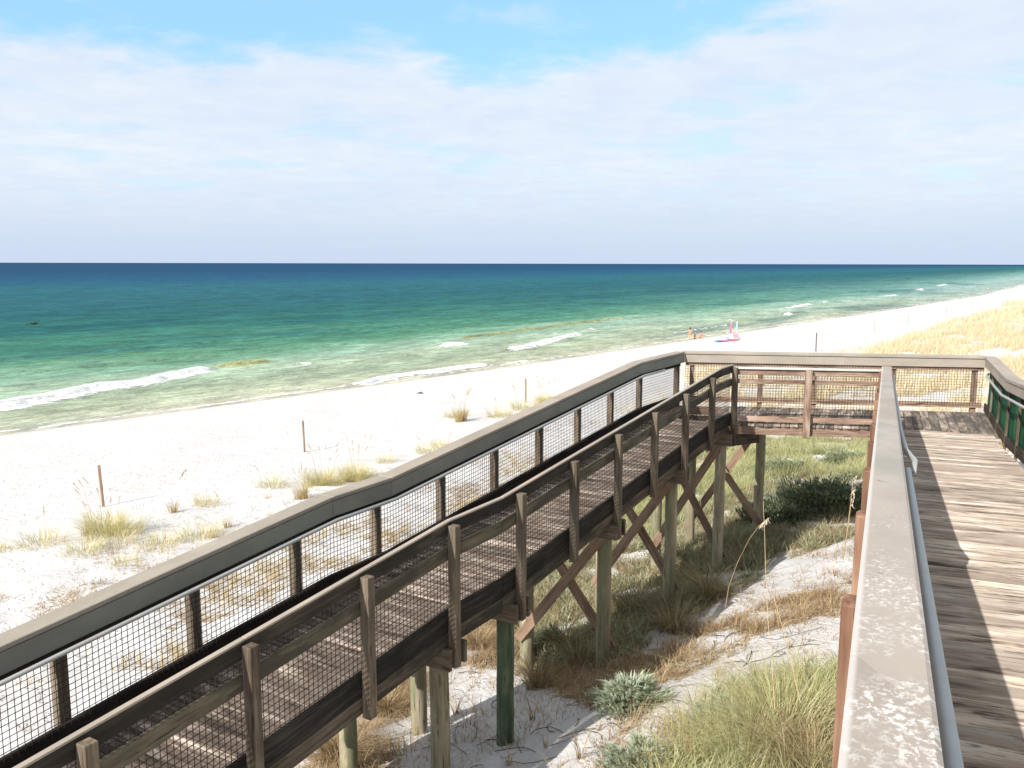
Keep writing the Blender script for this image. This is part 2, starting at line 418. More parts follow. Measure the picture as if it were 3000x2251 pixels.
ld = n.math('ADD', n.math('LOGARITHM', n.math('MAXIMUM', dist, 1.0), 10.0), n.math('MULTIPLY', wv, 0.55))
c = n.ramp(n.math('DIVIDE', ld, 4.0), [
    (0.0, (0.50, 0.49, 0.38)), (0.22, (0.37, 0.44, 0.31)), (0.315, (0.345, 0.46, 0.345)), (0.35, (0.22, 0.385, 0.285)),
    (0.375, (0.10, 0.26, 0.165)), (0.425, (0.048, 0.19, 0.14)), (0.477, (0.019, 0.125, 0.12)), (0.53, (0.020, 0.115, 0.138)), (0.60, (0.022, 0.125, 0.165)), (0.655, (0.014, 0.088, 0.17)), (0.73, (0.010, 0.062, 0.14)), (1.0, (0.010, 0.052, 0.115))])
c = n.mix(n.math('MULTIPLY', n.sstep(e_, 60.0, 420.0), n.math('MULTIPLY', n.sstep(ld, 2.2, 1.3), 0.55)), c, (0.26, 0.42, 0.46))
pt = n.noise(n.vmath('MULTIPLY', v, (0.012, 0.045, 1)), 1.0, 5, 0.6, 0.5)
c = n.mix(n.math('MULTIPLY', n.sstep(pt, 0.53, 0.66), 0.5), c, (0.008, 0.09, 0.125))
pt2 = n.noise(n.vmath('MULTIPLY', v, (0.06, 0.28, 1)), 1.0, 5, 0.6)
c = n.mix(n.math('MULTIPLY', n.sstep(pt2, 0.52, 0.7), n.math('MULTIPLY', n.sstep(dist, 60.0, 10.0), 0.14)), c, (0.44, 0.43, 0.26))
cr = n.attr('crest').outputs['Fac']
c = n.mix(n.math('MULTIPLY', cr, 0.8), c, (0.34, 0.33, 0.13))
fo = n.attr('foam').outputs['Fac']
fn1 = n.noise(n.vmath('MULTIPLY', v, (0.8, 1.6, 1)), 1.6, 8, 0.7, 0.4)
fm = n.sstep(n.math('ADD', fo, n.math('MULTIPLY', n.math('SUBTRACT', fn1, 0.5), 2.7)), 0.44, 0.62)
fm = n.math('MULTIPLY', fm, n.sstep(fo, 0.02, 0.2))
c = n.mix(fm, c, (0.86, 0.88, 0.88))
# ripples, coarser with distance so they read on the flat sea
r1 = n.noise(n.vmath('MULTIPLY', v, (0.55, 1.7, 1)), 1.0, 6, 0.62, 0.3)
r2 = n.noise(n.vmath('MULTIPLY', v, (0.06, 0.20, 1)), 1.0, 6, 0.65, 0.2)
hh = n.math('ADD', n.math('MULTIPLY', r1, 0.42), n.math('MULTIPLY', r2, 2.4))
hh = n.math('ADD', hh, n.math('MULTIPLY', fm, 0.25))
chop = n.noise(n.vmath('MULTIPLY', v, (0.10, 0.16, 1)), 1.0, 8, 0.75, 0.3)
c = n.mix(n.math('SUBTRACT', 0.85, fm, clamp=True), c, n.ramp(chop, [(0.36, 0.72), (0.5, 1.0), (0.62, 1.32)]), 'MULTIPLY')
rip = n.ramp(n.math('ADD', n.math('MULTIPLY', r1, 0.5), n.math('MULTIPLY', n.noise(n.vmath('MULTIPLY', v, (0.16, 0.55, 1)), 1.0, 7, 0.7), 0.5)), [(0.36, 0.58), (0.5, 1.0), (0.62, 1.45)])
c = n.mix(n.math('SUBTRACT', 0.9, fm, clamp=True), c, rip, 'MULTIPLY')
nb_ = n.bump(hh, 0.8, 1.0)
df = n.new('ShaderNodeBsdfDiffuse'); n.put(df.inputs['Color'], c); n.put(df.inputs['Normal'], nb_)
gl = n.new('ShaderNodeBsdfGlossy'); gl.inputs['Roughness'].default_value = 0.32; n.put(gl.inputs['Normal'], nb_)
mx = n.new('ShaderNodeMixShader'); mx.inputs[0].default_value = 0.055
n.l.new(df.outputs[0], mx.inputs[1]); n.l.new(gl.outputs[0], mx.inputs[2])
o_ = n.new('ShaderNodeOutputMaterial'); n.l.new(mx.outputs[0], o_.inputs[0])

def blades_mat(name, stops, trans=0.3, root=(0.5, 0.42, 0.3)):
    n = material(name)
    rn = n.attr('rn').outputs['Fac']; hg = n.attr('hg').outputs['Fac']
    c = n.ramp(rn, stops)
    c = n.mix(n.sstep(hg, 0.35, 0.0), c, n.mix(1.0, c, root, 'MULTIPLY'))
    n.princ(c, 0.65, 0.2, None, trans)
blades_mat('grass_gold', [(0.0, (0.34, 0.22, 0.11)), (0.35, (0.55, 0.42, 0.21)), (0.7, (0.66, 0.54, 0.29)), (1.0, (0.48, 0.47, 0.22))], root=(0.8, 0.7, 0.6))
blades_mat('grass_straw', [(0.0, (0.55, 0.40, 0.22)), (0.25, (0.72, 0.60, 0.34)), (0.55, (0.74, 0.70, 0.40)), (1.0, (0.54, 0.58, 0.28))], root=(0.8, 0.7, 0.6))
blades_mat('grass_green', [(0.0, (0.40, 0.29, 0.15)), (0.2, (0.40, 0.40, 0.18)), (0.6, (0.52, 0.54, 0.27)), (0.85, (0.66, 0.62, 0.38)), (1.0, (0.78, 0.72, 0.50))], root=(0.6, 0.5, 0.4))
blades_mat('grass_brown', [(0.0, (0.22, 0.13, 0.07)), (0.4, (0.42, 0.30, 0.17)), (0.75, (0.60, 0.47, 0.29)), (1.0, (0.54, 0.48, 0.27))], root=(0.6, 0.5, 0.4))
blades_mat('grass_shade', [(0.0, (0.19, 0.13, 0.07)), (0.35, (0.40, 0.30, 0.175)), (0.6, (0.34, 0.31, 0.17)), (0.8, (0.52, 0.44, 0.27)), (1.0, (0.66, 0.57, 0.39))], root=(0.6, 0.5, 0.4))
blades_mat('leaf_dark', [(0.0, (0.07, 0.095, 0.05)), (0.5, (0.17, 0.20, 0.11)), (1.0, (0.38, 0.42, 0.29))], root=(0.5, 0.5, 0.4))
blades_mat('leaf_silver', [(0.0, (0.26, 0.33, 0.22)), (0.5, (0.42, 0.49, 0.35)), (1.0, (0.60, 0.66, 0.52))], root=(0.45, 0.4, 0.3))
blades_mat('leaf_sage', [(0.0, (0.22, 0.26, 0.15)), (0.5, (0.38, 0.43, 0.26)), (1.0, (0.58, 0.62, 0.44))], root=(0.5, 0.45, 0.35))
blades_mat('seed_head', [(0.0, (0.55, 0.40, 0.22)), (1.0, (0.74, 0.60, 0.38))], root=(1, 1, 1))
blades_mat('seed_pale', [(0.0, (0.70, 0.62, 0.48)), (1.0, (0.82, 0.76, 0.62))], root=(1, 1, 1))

blades_mat('dune_straw', [(0.0, (0.62, 0.45, 0.28)), (0.3, (0.76, 0.64, 0.42)), (0.7, (0.82, 0.74, 0.52)), (1.0, (0.62, 0.60, 0.36))], root=(0.85, 0.8, 0.7))  # paler straw copy, the sunlit look of the far dune put into its colour

# ------------------------------------------------------------------ mesh helpers
col = scn.collection
def link(o, parent=None):
    col.objects.link(o)
    if parent is not None: o.parent = parent
    return o
def tag(o, label=None, cat=None, group=None, kind=None):
    if label: o['label'] = label
    if cat: o['category'] = cat
    if group: o['group'] = group
    if kind: o['kind'] = kind
    return o
def empty(name, loc=(0, 0, 0)):
    o = bpy.data.objects.new(name, None); o.location = loc; o.empty_display_size = 0.2
    return link(o)
def V3(p, z): return np.array([p[0], p[1], z], float)

class MB:
    def __init__(s): s.v = []; s.f = []; s.lc = []; s.rn = []
    def add(s, verts, faces, lcs, r):
        b = len(s.v); s.v += [tuple(q) for q in verts]; s.lc += [tuple(q) for q in lcs]; s.rn += [r] * len(verts)
        s.f += [tuple(b + i for i in f) for f in faces]
    def bar(s, p0, p1, side, w, h, r=None, up=None):
        """rectangular bar from p0 to p1; side = direction of width w (centred), h along up (centred)"""
        p0 = np.array(p0, float); p1 = np.array(p1, float); ax = p1 - p0; L = np.linalg.norm(ax)
        if L < 1e-6: return
        ax /= L; side = np.array(side, float)
        if len(side) == 2: side = np.array([side[0], side[1], 0])
        side = side - ax * (side @ ax); side /= np.linalg.norm(side)
        upv = np.cross(side, ax) if up is None else np.array(up, float)
        upv = upv / np.linalg.norm(upv)
        vs = []; ls = []
        for (t, p) in ((0, p0), (L, p1)):
            for a, b in ((-1, -1), (1, -1), (1, 1), (-1, 1)):
                vs.append(p + side * a * w / 2 + upv * b * h / 2); ls.append((t, a * w / 2, b * h / 2))
        s.add(vs, [(3, 2, 1, 0), (4, 5, 6, 7), (0, 1, 5, 4), (1, 2, 6, 5), (2, 3, 7, 6), (3, 0, 4, 7)], ls, random.random() if r is None else r)
    def vbar(s, p0, p1, side, w, h, r=None):
        """like bar, but the ends stay plumb (height measured straight up)"""
        s.bar(p0, p1, side, w, h, r, up=(0, 0, 1))
    def cyl(s, p0, p1, r0, r1=None, n=12, r=None, caps=True):
        r1 = r0 if r1 is None else r1
        p0 = np.array(p0, float); p1 = np.array(p1, float); ax = p1 - p0; L = np.linalg.norm(ax); ax /= L
        a = np.cross(ax, (0, 0, 1) if abs(ax[2]) < 0.9 else (1, 0, 0)); a /= np.linalg.norm(a); b = np.cross(ax, a)
        vs = []; ls = []
        for t, p, rr in ((0, p0, r0), (L, p1, r1)):
            for i in range(n):
                q = 2 * math.pi * i / n; o = a * math.cos(q) * rr + b * math.sin(q) * rr
                vs.append(p + o); ls.append((t, math.cos(q) * rr, math.sin(q) * rr))
        fs = [(i, (i + 1) % n, n + (i + 1) % n, n + i) for i in range(n)]
        if caps: fs += [tuple(reversed(range(n))), tuple(range(n, 2 * n))]
        s.add(vs, fs, ls, random.random() if r is None else r)
    def tube(s, pts, rad, n=8, r=None):
        pts = [np.array(p, float) for p in pts]; r = random.random() if r is None else r
        vs = []; ls = []; fs = []; L = 0
        for i, p in enumerate(pts):
            ax = pts[min(i + 1, len(pts) - 1)] - pts[max(i - 1, 0)]; ax /= np.linalg.norm(ax)
            a = np.cross(ax, (0, 0, 1) if abs(ax[2]) < 0.9 else (1, 0, 0)); a /= np.linalg.norm(a); b = np.cross(ax, a)
            if i: L += np.linalg.norm(p - pts[i - 1])
            rr = rad[i] if hasattr(rad, '__len__') else rad
            for k in range(n):
                q = 2 * math.pi * k / n; vs.append(p + a * math.cos(q) * rr + b * math.sin(q) * rr); ls.append((L, math.cos(q) * rr, math.sin(q) * rr))
        for i in range(len(pts) - 1):
            for k in range(n):
                fs.append((i * n + k, i * n + (k + 1) % n, (i + 1) * n + (k + 1) % n, (i + 1) * n + k))
        fs += [tuple(reversed(range(n))), tuple(range((len(pts) - 1) * n, len(pts) * n))]
        s.add(vs, fs, ls, r)
    def build(s, name, mat, parent=None, bevel=0.0, smooth=False):
        me = bpy.data.meshes.new(name)
        me.from_pydata(s.v, [], s.f); me.update()
        at = me.attributes.new('lc', 'FLOAT_VECTOR', 'POINT'); at.data.foreach_set('vector', np.array(s.lc, 'f').ravel())
        at = me.attributes.new('rn', 'FLOAT', 'POINT'); at.data.foreach_set('value', np.array(s.rn, 'f'))
        me.materials.append(MAT[mat])
        bm = bmesh.new(); bm.from_mesh(me); bmesh.ops.recalc_face_normals(bm, faces=bm.faces)
        if bevel:
            bmesh.ops.bevel(bm, geom=list(bm.edges), offset=bevel, segments=1, affect='EDGES')
        bm.to_mesh(me); bm.free()
        if smooth:
            me.polygons.foreach_set('use_smooth', [True] * len(me.polygons))
        o = bpy.data.objects.new(name, me)
        return link(o, parent)

def np_mesh(name, verts, quads, mat, attrs=None, smooth=False, tris=None):
    me = bpy.data.meshes.new(name)
    nq = len(quads); nt = 0 if tris is None else len(tris)
    me.vertices.add(len(verts)); me.vertices.foreach_set('co', np.ascontiguousarray(verts, 'f').ravel())
    loops = np.concatenate([np.asarray(quads, np.int32).ravel()] + ([np.asarray(tris, np.int32).ravel()] if nt else []))
    me.loops.add(len(loops)); me.loops.foreach_set('vertex_index', loops)
    me.polygons.add(nq + nt)
    st = np.concatenate([np.arange(nq) * 4, nq * 4 + np.arange(nt) * 3]).astype(np.int32)
    me.polygons.foreach_set('loop_start', st)
    for k, a in (attrs or {}).items():
        at = me.attributes.new(k, 'FLOAT', 'POINT'); at.data.foreach_set('value', np.ascontiguousarray(a, 'f'))
    if smooth: me.polygons.foreach_set('use_smooth', np.ones(nq + nt, bool))
    if isinstance(mat, str): me.materials.append(MAT[mat])
    me.update(calc_edges=True); me.validate()
    return me

# ------------------------------------------------------------------ ground and sea
def axis(breaks):
    out = [breaks[0][0]]
    for (a, st), (b, _) in zip(breaks[:-1], breaks[1:]):
        x_ = a
        while x_ < b - 1e-6:
            x_ = min(b, x_ + st); out.append(x_)
    return np.array(out)
def grid(ea, ma):
    EE, MM = np.meshgrid(ea, ma, indexing='ij'); X, Y = xy(EE, MM)
    ni, nj = EE.shape
    idx = np.arange(ni * nj).reshape(ni, nj)
    q = np.stack([idx[:-1, :-1], idx[1:, :-1], idx[1:, 1:], idx[:-1, 1:]], -1).reshape(-1, 4)
    return EE.ravel(), MM.ravel(), X.ravel(), Y.ravel(), q

ea = axis([(-3000, 400), (-200, 20), (-40, 4), (-12, 0.5), (-2, 0.16), (34, 0.5), (90, 1.2), (180, 4), (400, 20), (1000, 200), (6000, 0)])
ma = axis([(-400, 60), (-90, 6), (-54, 0.6), (-30, 0.3), (-24, 0.16), (3, 0.8), (30, 6), (80, 60), (800, 400), (4000, 0)])
EE, MM, X, Y, q = grid(ea, ma)
Z = ground(X, Y)
cv_, _k = cover(X, Y)
lt = cv_ * 1.0
near = (MM > -26) & (EE < 60)
lt = np.where(near, lt, lt * 0.4)
lt = np.where(MM < -26, 0, lt)
wet = 1 - ss(MM - shore_off(EE), -49.5, -48.0 )
me = np_mesh('ground', np.stack([X, Y, Z], 1), q, 'sand', dict(litter=lt, wet=wet), smooth=True)
tag(link(bpy.data.objects.new('ground', me)), kind='structure')

# sea: breakers as real swells on the sheet, foam carried on them.  (e, m) control points, thickness, height
BREAK = [
    ([(8, -58.5), (23, -60.4), (29.7, -62.8), (34.3, -64.2), (39.2, -66.5), (43.8, -68.4)], 1.5, 0.42, 1.0),
    ([(43.8, -68.8), (47, -68.9), (51, -69.3)], 1.0, 0.34, 0.12),
    ([(49.5, -64.6), (52.2, -64.9)], 0.7, 0.22, 0.85),
    ([(70.0, -66.2), (73.7, -66.8), (76.0, -66.0)], 1.0, 0.30, 1.0),
    ([(71.9, -57.6), (80.0, -60.0), (88.8, -62.5), (97.4, -65.2)], 1.1, 0.30, 0.85),
    ([(101.5, -67.4), (105, -67.8)], 0.9, 0.28, 0.8),
    ([(133.0, -60.6), (136.5, -61.4)], 1.0, 0.26, 0.8),
    ([(153.0, -59.0), (163.1, -61.4)], 1.1, 0.3, 0.8),
    ([(176, -67.4), (190, -69.7), (201, -71.2)], 1.1, 0.30, 0.75),
    ([(211, -71.9), (217, -72.2)], 0.9, 0.30, 0.7),
    ([(262, -72), (277.7, -71.7)], 1.4, 0.3, 0.65),
    ([(330, -79), (347.1, -81.4)], 1.8, 0.45, 0.8),
    ([(400, -88), (440, -93)], 2.0, 0.4, 0.65),
    ([(44.0, -50.2), (47.6, -51.3), (51.7, -51.9), (55.7, -51.6), (61.5, -51.1)], 0.8, 0.24, 0.95),
    ([(62.5, -50.8), (66.5, -50.6)], 0.55, 0.12, 0.8),
    ([(-20, -55.0), (0, -55.6), (20, -55.3)], 0.7, 0.1, 0.35),
    ([(52, -62.0), (66, -63.0)], 0.5, 0.14, 0.25),
    ([(80, -72), (110, -76), (130, -78)], 0.8, 0.22, 0.12),
    ([(0, -75), (40, -78), (70, -77)], 1.4, 0.24, 0.0),
    ([(10, -88), (50, -90), (110, -93)], 1.8, 0.26, 0.0),
    ([(100, -55), (125, -56.5)], 0.5, 0.12, 0.5),
    ([(140, -53), (170, -54.5)], 0.6, 0.12, 0.45),
]
ea = axis([(-40000, 8000), (-8000, 1500), (-600, 100), (-60, 5), (0, 0.28), (110, 0.7), (260, 2), (480, 8), (1000, 100), (3000, 1500), (40000, 0)])
mneg = axis([(47.6, 0.14), (72, 0.3), (98, 2), (160, 8), (400, 50), (1200, 400), (6000, 3000), (60000, 0)])
EE, MM, X, Y, q = grid(ea, -mneg)
Z = (fbm(EE / 3.0, MM / 1.1, 81, 3) - 0.5) * 0.10 * ss(-MM, 50, 56) * (1 - ss(EE, 260, 500)) * (1 - ss(-MM, 96, 140))
swell = np.sin((-MM + 3 * fbm(EE / 25.0, MM / 25.0, 91, 2)) * 0.72) * 0.07 * ss(-MM, 54, 62) * (1 - ss(-MM, 94, 110))
Z = Z + swell
foam = np.zeros_like(EE); crest = np.zeros_like(EE)
for pts, th, ht, fo in BREAK:
    pe = np.array([p[0] for p in pts]); pm = np.array([p[1] for p in pts])
    line = np.interp(EE, pe, pm) + (fbm(EE / 2.2, EE * 0 + 3, 101, 3) - 0.5) * 1.3
    ends = ss(EE, pe[0] - th * 1.2, pe[0] + th * 2.2) * (1 - ss(EE, pe[-1] - th * 1.6, pe[-1] + th * 0.6))
    dd = MM - line                                   # positive towards the beach
    var = 0.55 + 0.9 * fbm(EE / 3.1, EE * 0 + 9, 111, 3)
    prof = np.where(dd < 0, np.exp(-(dd / (th * 1.3)) ** 2), np.exp(-(dd / (th * 0.45)) ** 2))
    Z = np.maximum(Z, Z * 0 + ht * prof * ends * var)
    ff = np.where(dd < 0, np.exp(-(dd / (th * 0.30)) ** 2), np.exp(-(dd / (th * 1.25)) ** 2))
    foam = np.maximum(foam, ff * ends * fo * (0.62 + 0.5 * var))
    tail = np.exp(-(np.maximum(-dd, 0) / (th * 2.2)) ** 2) * np.exp(-(np.maximum(dd, 0) / (th * 0.8)) ** 2)
    foam = np.maximum(foam, tail * ends * fo * 0.40)
    cfront = np.exp(-((dd - th * 0.3) / (th * 0.8)) ** 2) * ends * (1.0 if (0.1 < fo < 0.2 and th <= 1.0) else (0.0 if fo == 0 else 0.2))
    crest = np.maximum(crest, cfront)
so = -49.5 + shore_off(EE)
edge_w = (fbm(EE / 5.0, EE * 0 + 1, 121, 4) - 0.5) * 1.3
swash = np.exp(-((MM - so - edge_w + 0.9) / 0.32) ** 2) * (0.45 + 0.5 * fbm(EE / 9.0, EE * 0 + 5, 131, 2))
foam = np.maximum(foam, swash)
inner = np.exp(-((MM - so + 3.4 + edge_w) / 0.9) ** 2) * 0.32 * ss(fbm(EE / 7.0, MM / 3, 141, 2), 0.4, 0.7)
foam = np.maximum(foam, inner)
lace = np.abs(fbm(EE / 4.0, MM / 1.3, 161, 4) - 0.5) * 2
dsh = so - MM
foam = np.maximum(foam, np.exp(-(lace / 0.10) ** 2) * 0.42 * ss(dsh, 0.3, 1.5) * (1 - ss(dsh, 9, 17)) * ss(fbm(EE / 14.0, MM / 5.0, 171, 2), 0.42, 0.62))
Z = Z * ss(so + 0.4 - MM, 0.0, 1.6)
me = np_mesh('sea', np.stack([X, Y, Z], 1), q, 'sea', dict(foam=foam, crest=crest, shore=shore_off(EE) * 1.0), smooth=True)
tag(link(bpy.data.objects.new('sea', me)), kind='structure')

# ------------------------------------------------------------------ blades of grass and leaves
def blades(base, h, lean_dir, lean, width, seg=3, face=None, rn=None, droop=0.35):
    """ribbons; base Nx3, others length N.  returns verts, quads, rn, hg"""
    n_ = len(base); t = np.linspace(0, 1, seg + 1)
    lx, ly = np.cos(lean_dir), np.sin(lean_dir)
    fcd = (lean_dir + math.pi / 2 + (rs.rand(n_) - 0.5) * 1.6) if face is None else face
    wx, wy = np.cos(fcd), np.sin(fcd)
    P = np.zeros((n_, seg + 1, 2, 3))
    for k, tt in enumerate(t):
        off = lean * h * (tt ** 1.9); zz_ = h * (tt - droop * lean * tt ** 2.4)
        ww = width * (1 - tt) ** 0.7 * 0.5 + width * 0.05
        cx = base[:, 0] + lx * off; cy = base[:, 1] + ly * off; cz = base[:, 2] + zz_
        P[:, k, 0] = np.stack([cx - wx * ww, cy - wy * ww, cz], 1)
        P[:, k, 1] = np.stack([cx + wx * ww, cy + wy * ww, cz], 1)
    V = P.reshape(-1, 3)
    b = np.arange(n_)[:, None] * (seg + 1) * 2
    qs = np.concatenate([np.stack([b[:, 0] + 2 * k, b[:, 0] + 2 * k + 1, b[:, 0] + 2 * k + 3, b[:, 0] + 2 * k + 2], 1) for k in range(seg)])
    rn = rs.rand(n_) if rn is None else rn
    RN = np.repeat(rn, (seg + 1) * 2); HG = np.tile(np.repeat(t, 2), n_)
    return V, qs, RN, HG
class BL:
    def __init__(s): s.V = []; s.Q = []; s.R = []; s.H = []; s.n = 0
    def add(s, r):
        V, Q, Rn, Hg = r
        s.V.append(V); s.Q.append(Q + s.n); s.R.append(Rn); s.H.append(Hg); s.n += len(V)
    def mesh(s, name, mat):
        return np_mesh(name, np.concatenate(s.V), np.concatenate(s.Q), mat, dict(rn=np.concatenate(s.R), hg=np.concatenate(s.H)))

def tuft_data(n_, rad, h, lean=0.5, width=0.008, seg=3, hj=0.35):
    a = rs.rand(n_) * 2 * math.pi; r = rad * np.sqrt(rs.rand(n_)) * 0.7 * (0.45 + 1.1 * vnoise(np.cos(a) * 2.2 + rad * 50, np.sin(a) * 2.2 + h * 70, n_))
    base = np.stack([np.cos(a) * r, np.sin(a) * r, np.zeros(n_) - 0.03], 1)
    return blades(base, h * (1 - hj + 2 * hj * rs.rand(n_)), a + (rs.rand(n_) - 0.5) * 1.5, lean * (0.25 + rs.rand(n_)) , width * (0.7 + 0.6 * rs.rand(n_)), seg)

def head_data(top, dirn, L=0.28, n_=34, width=0.012, droop=0.6):
    """a seed head: flat spikelets hanging along the drooping tip of a stem"""
    t = rs.rand(n_); dx, dy = math.cos(dirn), math.sin(dirn)
    base = np.stack([top[0] + dx * L * t * droop, top[1] + dy * L * t * droop, top[2] + L * (t * (1 - droop * 0.55 * t)) - 0.0], 1)
    return blades(base, -(0.03 + 0.035 * rs.rand(n_)), rs.rand(n_) * 6.28, 0.5 + 0.5 * rs.rand(n_), np.full(n_, width), 2)

# scattered ground plants: nobody could count them
def scatter(cand, e0, e1, m0, m1, keep):
    e = e0 + rs.rand(cand) * (e1 - e0); m = m0 + rs.rand(cand) * (m1 - m0)
    x_, y_ = xy(e, m); c_, k_ = cover(x_, y_)
    z_ = ground(x_, y_); px, py = proj_px(x_, y_, z_)
    vis = (y_ > 1) & (px > -250) & (px < 3250) & (py < 2700)
    ok = vis & (rs.rand(cand) < c_ * keep)
    return x_[ok], y_[ok], z_[ok], k_[ok]
def clusters(x_, y_, z_, per, rad, h, lean, width, seg=3, rnlo=0, rnhi=1):
    n_ = len(x_); bx = np.repeat(x_, per); by = np.repeat(y_, per)
    r = rad * rs.rand(n_ * per) ** 0.7; a = rs.rand(n_ * per) * 6.283
    bx = bx + np.cos(a) * r; by = by + np.sin(a) * r
    bz = ground(bx, by) - 0.02
    hs = np.repeat(0.5 + rs.rand(n_), per) * h * (0.5 + 0.7 * rs.rand(n_ * per))
    rr = np.clip(np.repeat(rs.rand(n_), per) * 0.7 + 0.3 * rs.rand(n_ * per), 0, 1)
    return blades(np.stack([bx, by, bz], 1), hs, a + (rs.rand(n_ * per) - 0.5) * 2.0, lean * (0.3 + rs.rand(n_ * per)), width * (0.6 + 0.8 * rs.rand(n_ * per)), seg, rn=rr)

xs, ys, zs, ks = scatter(60000, 2, 34, -26, 2.5, 0.62)
x2, y2, z2, k2_ = scatter(75000, 4, 27, -11.5, 2.5, 0.55)
q_ = (k2_ != 3)
xs, ys, zs, ks = [np.concatenate([a, b[q_]]) for a, b in ((xs, x2), (ys, y2), (zs, z2), (ks, k2_))]
for kind, (nm, mt, per, rad, h, lean, wd) in {
        0: ('green_ground_cover', 'grass_green', 9, 0.13, 0.30, 0.8, 0.010),
        1: ('dry_ground_cover', 'grass_brown', 9, 0.13, 0.17, 1.0, 0.008),
        3: ('straw_ground_cover', 'grass_gold', 9, 0.12, 0.26, 0.7, 0.010),
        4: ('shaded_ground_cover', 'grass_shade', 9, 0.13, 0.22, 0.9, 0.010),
        5: ('mixed_ground_cover', 'grass_gold', 10, 0.16, 0.34, 0.6, 0.014)}.items():
    k = ks == kind
    if not k.any(): continue
    B = BL(); B.add(clusters(xs[k], ys[k], zs[k], per, rad, h, lean, wd))
    tag(link(bpy.data.objects.new(nm, B.mesh(nm, mt))), {0: 'yellow green grass covering the ground under the boardwalk', 1: 'dry brown stalks spread over the sand by the ramp', 3: 'straw coloured beach grass beyond the lower ramp railing', 4: 'shaded dull grass around the foot of the pilings', 5: 'mixed golden grass seen through the platform mesh'}[kind],
        'grass', kind='stuff')
# low leafy herbs amongst the green cover
k = np.where(((ks == 0) | (ks == 4)) & (rs.rand(len(ks)) < 0.22))[0]
B = BL(); B.add(clusters(xs[k], ys[k], zs[k], 12, 0.14, 0.20, 0.9, 0.03, 2))
tag(link(bpy.data.objects.new('leafy_ground_cover', B.mesh('leafy_ground_cover', 'leaf_sage'))), 'low sage green leafy herbs between the grasses under the platform', 'ground cover', kind='stuff')
# the golden dunes beyond the platform
B = BL()
xs, ys, zs, ks = scatter(42000, 34, 105, -30, 2, 0.9)
B.add(clusters(xs, ys, zs, 7, 0.32, 0.55, 0.5, 0.026))
xs, ys, zs, ks = scatter(30000, 105, 330, -34, 2, 0.9)
B.add(clusters(xs, ys, zs, 5, 0.7, 0.7, 0.5, 0.07, 2))
tag(link(bpy.data.objects.new('dune_grass', B.mesh('dune_grass', 'dune_straw'))), 'golden dune grass covering the dunes beyond the platform', 'grass', kind='stuff')
# seed stalks along the dune edge, far off
B = BL()
xs, ys, zs, ks = scatter(9000, 30, 200, -30, -10, 0.22)
n_ = len(xs)
B.add(blades(np.stack([xs, ys, zs], 1), 0.9 + 0.6 * rs.rand(n_), rs.rand(n_) * 6.28, 0.25 + 0.2 * rs.rand(n_), 0.012 + 0.0001 * ys, 3))
tag(link(bpy.data.objects.new('dune_seed_stalks', B.mesh('dune_seed_stalks', 'seed_head'))), 'thin seed stalks standing over the golden dune grass', 'grass', kind='stuff')

# dead runners and twigs lying on the sand under the ramp
M = MB()
for i in range(150):
    px, py = 900 + 1560 * random.random(), 1850 + 400 * random.random()
    if py > 2250: continue
    gx, gy, gz = unproject_ground(px, py)
    a = random.random() * 6.28; L = 0.15 + 0.5 * random.random(); k = (random.random() - 0.5) * 3
    pts = []
    for t in np.linspace(0, 1, 6):
        aa = a + k * t; xx = gx + math.cos(aa) * L * t; yy = gy + math.sin(aa) * L * t
        pts.append((xx, yy, float(ground(xx, yy)) + 0.006 + 0.03 * math.sin(t * 3.1) * random.random()))
    M.tube(pts, 0.0025 + 0.003 * random.random(), 4)
tag(M.build('dry_runners', 'wood_dark'), 'thin dead runners and twigs lying on the shaded sand', 'twigs', kind='stuff')

# ------------------------------------------------------------------ individual tufts on the beach side
def tuft_mesh(i, n_, rad, h, lean, width, mat, heads=0, hh=1.2):
    B = BL(); B.add(tuft_data(n_, rad, h, lean, width)); nb0 = sum(len(q_) for q_ in B.Q)
    if heads:
        a = rs.rand(heads) * 6.28; r = rad * 0.6 * np.sqrt(rs.rand(heads))
        base = np.stack([np.cos(a) * r, np.sin(a) * r, np.zeros(heads)], 1)
        hs = hh * (0.7 + 0.5 * rs.rand(heads)); ln = 0.08 + 0.15 * rs.rand(heads)
        B.add(blades(base, hs, a, ln, np.full(heads, 0.014), 4, droop=0.1))
        for j in range(heads):
            top = (base[j, 0] + math.cos(a[j]) * ln[j] * hs[j] * 0.85, base[j, 1] + math.sin(a[j]) * ln[j] * hs[j] * 0.85, hs[j] * 0.92)
            B.add(head_data(top, a[j], 0.26, 30, 0.017, 0.5))
    me = B.mesh('foliage', mat)
    if heads:
        me.materials.append(MAT['seed_head'])
        mi = np.zeros(len(me.polygons), np.int32); mi[nb0:] = 1; me.polygons.foreach_set('material_index', mi)
    return me, None
TV = {
    'big': [tuft_mesh(0, 950, 0.85, 0.60, 0.9, 0.011, 'grass_straw', 9, 1.35), tuft_mesh(1, 950, 1.05, 0.55, 0.95, 0.011, 'grass_straw', 8, 1.3)],
    'mid': [tuft_mesh(2, 240, 0.75, 0.42, 0.9, 0.010, 'grass_straw', 1, 0.9), tuft_mesh(3, 200, 0.65, 0.38, 0.95, 0.010, 'grass_straw', 1, 0.8)],
    'brown': [tuft_mesh(4, 240, 0.3, 0.5, 0.5, 0.010, 'grass_gold', 5, 1.1)],
    'small': [tuft_mesh(5, 70, 0.16, 0.34, 0.6, 0.009, 'grass_gold'), tuft_mesh(6, 110, 0.3, 0.2, 0.9, 0.009, 'grass_straw'), tuft_mesh(7, 50, 0.12, 0.3, 0.5, 0.009, 'grass_gold', 1, 0.6)],
}
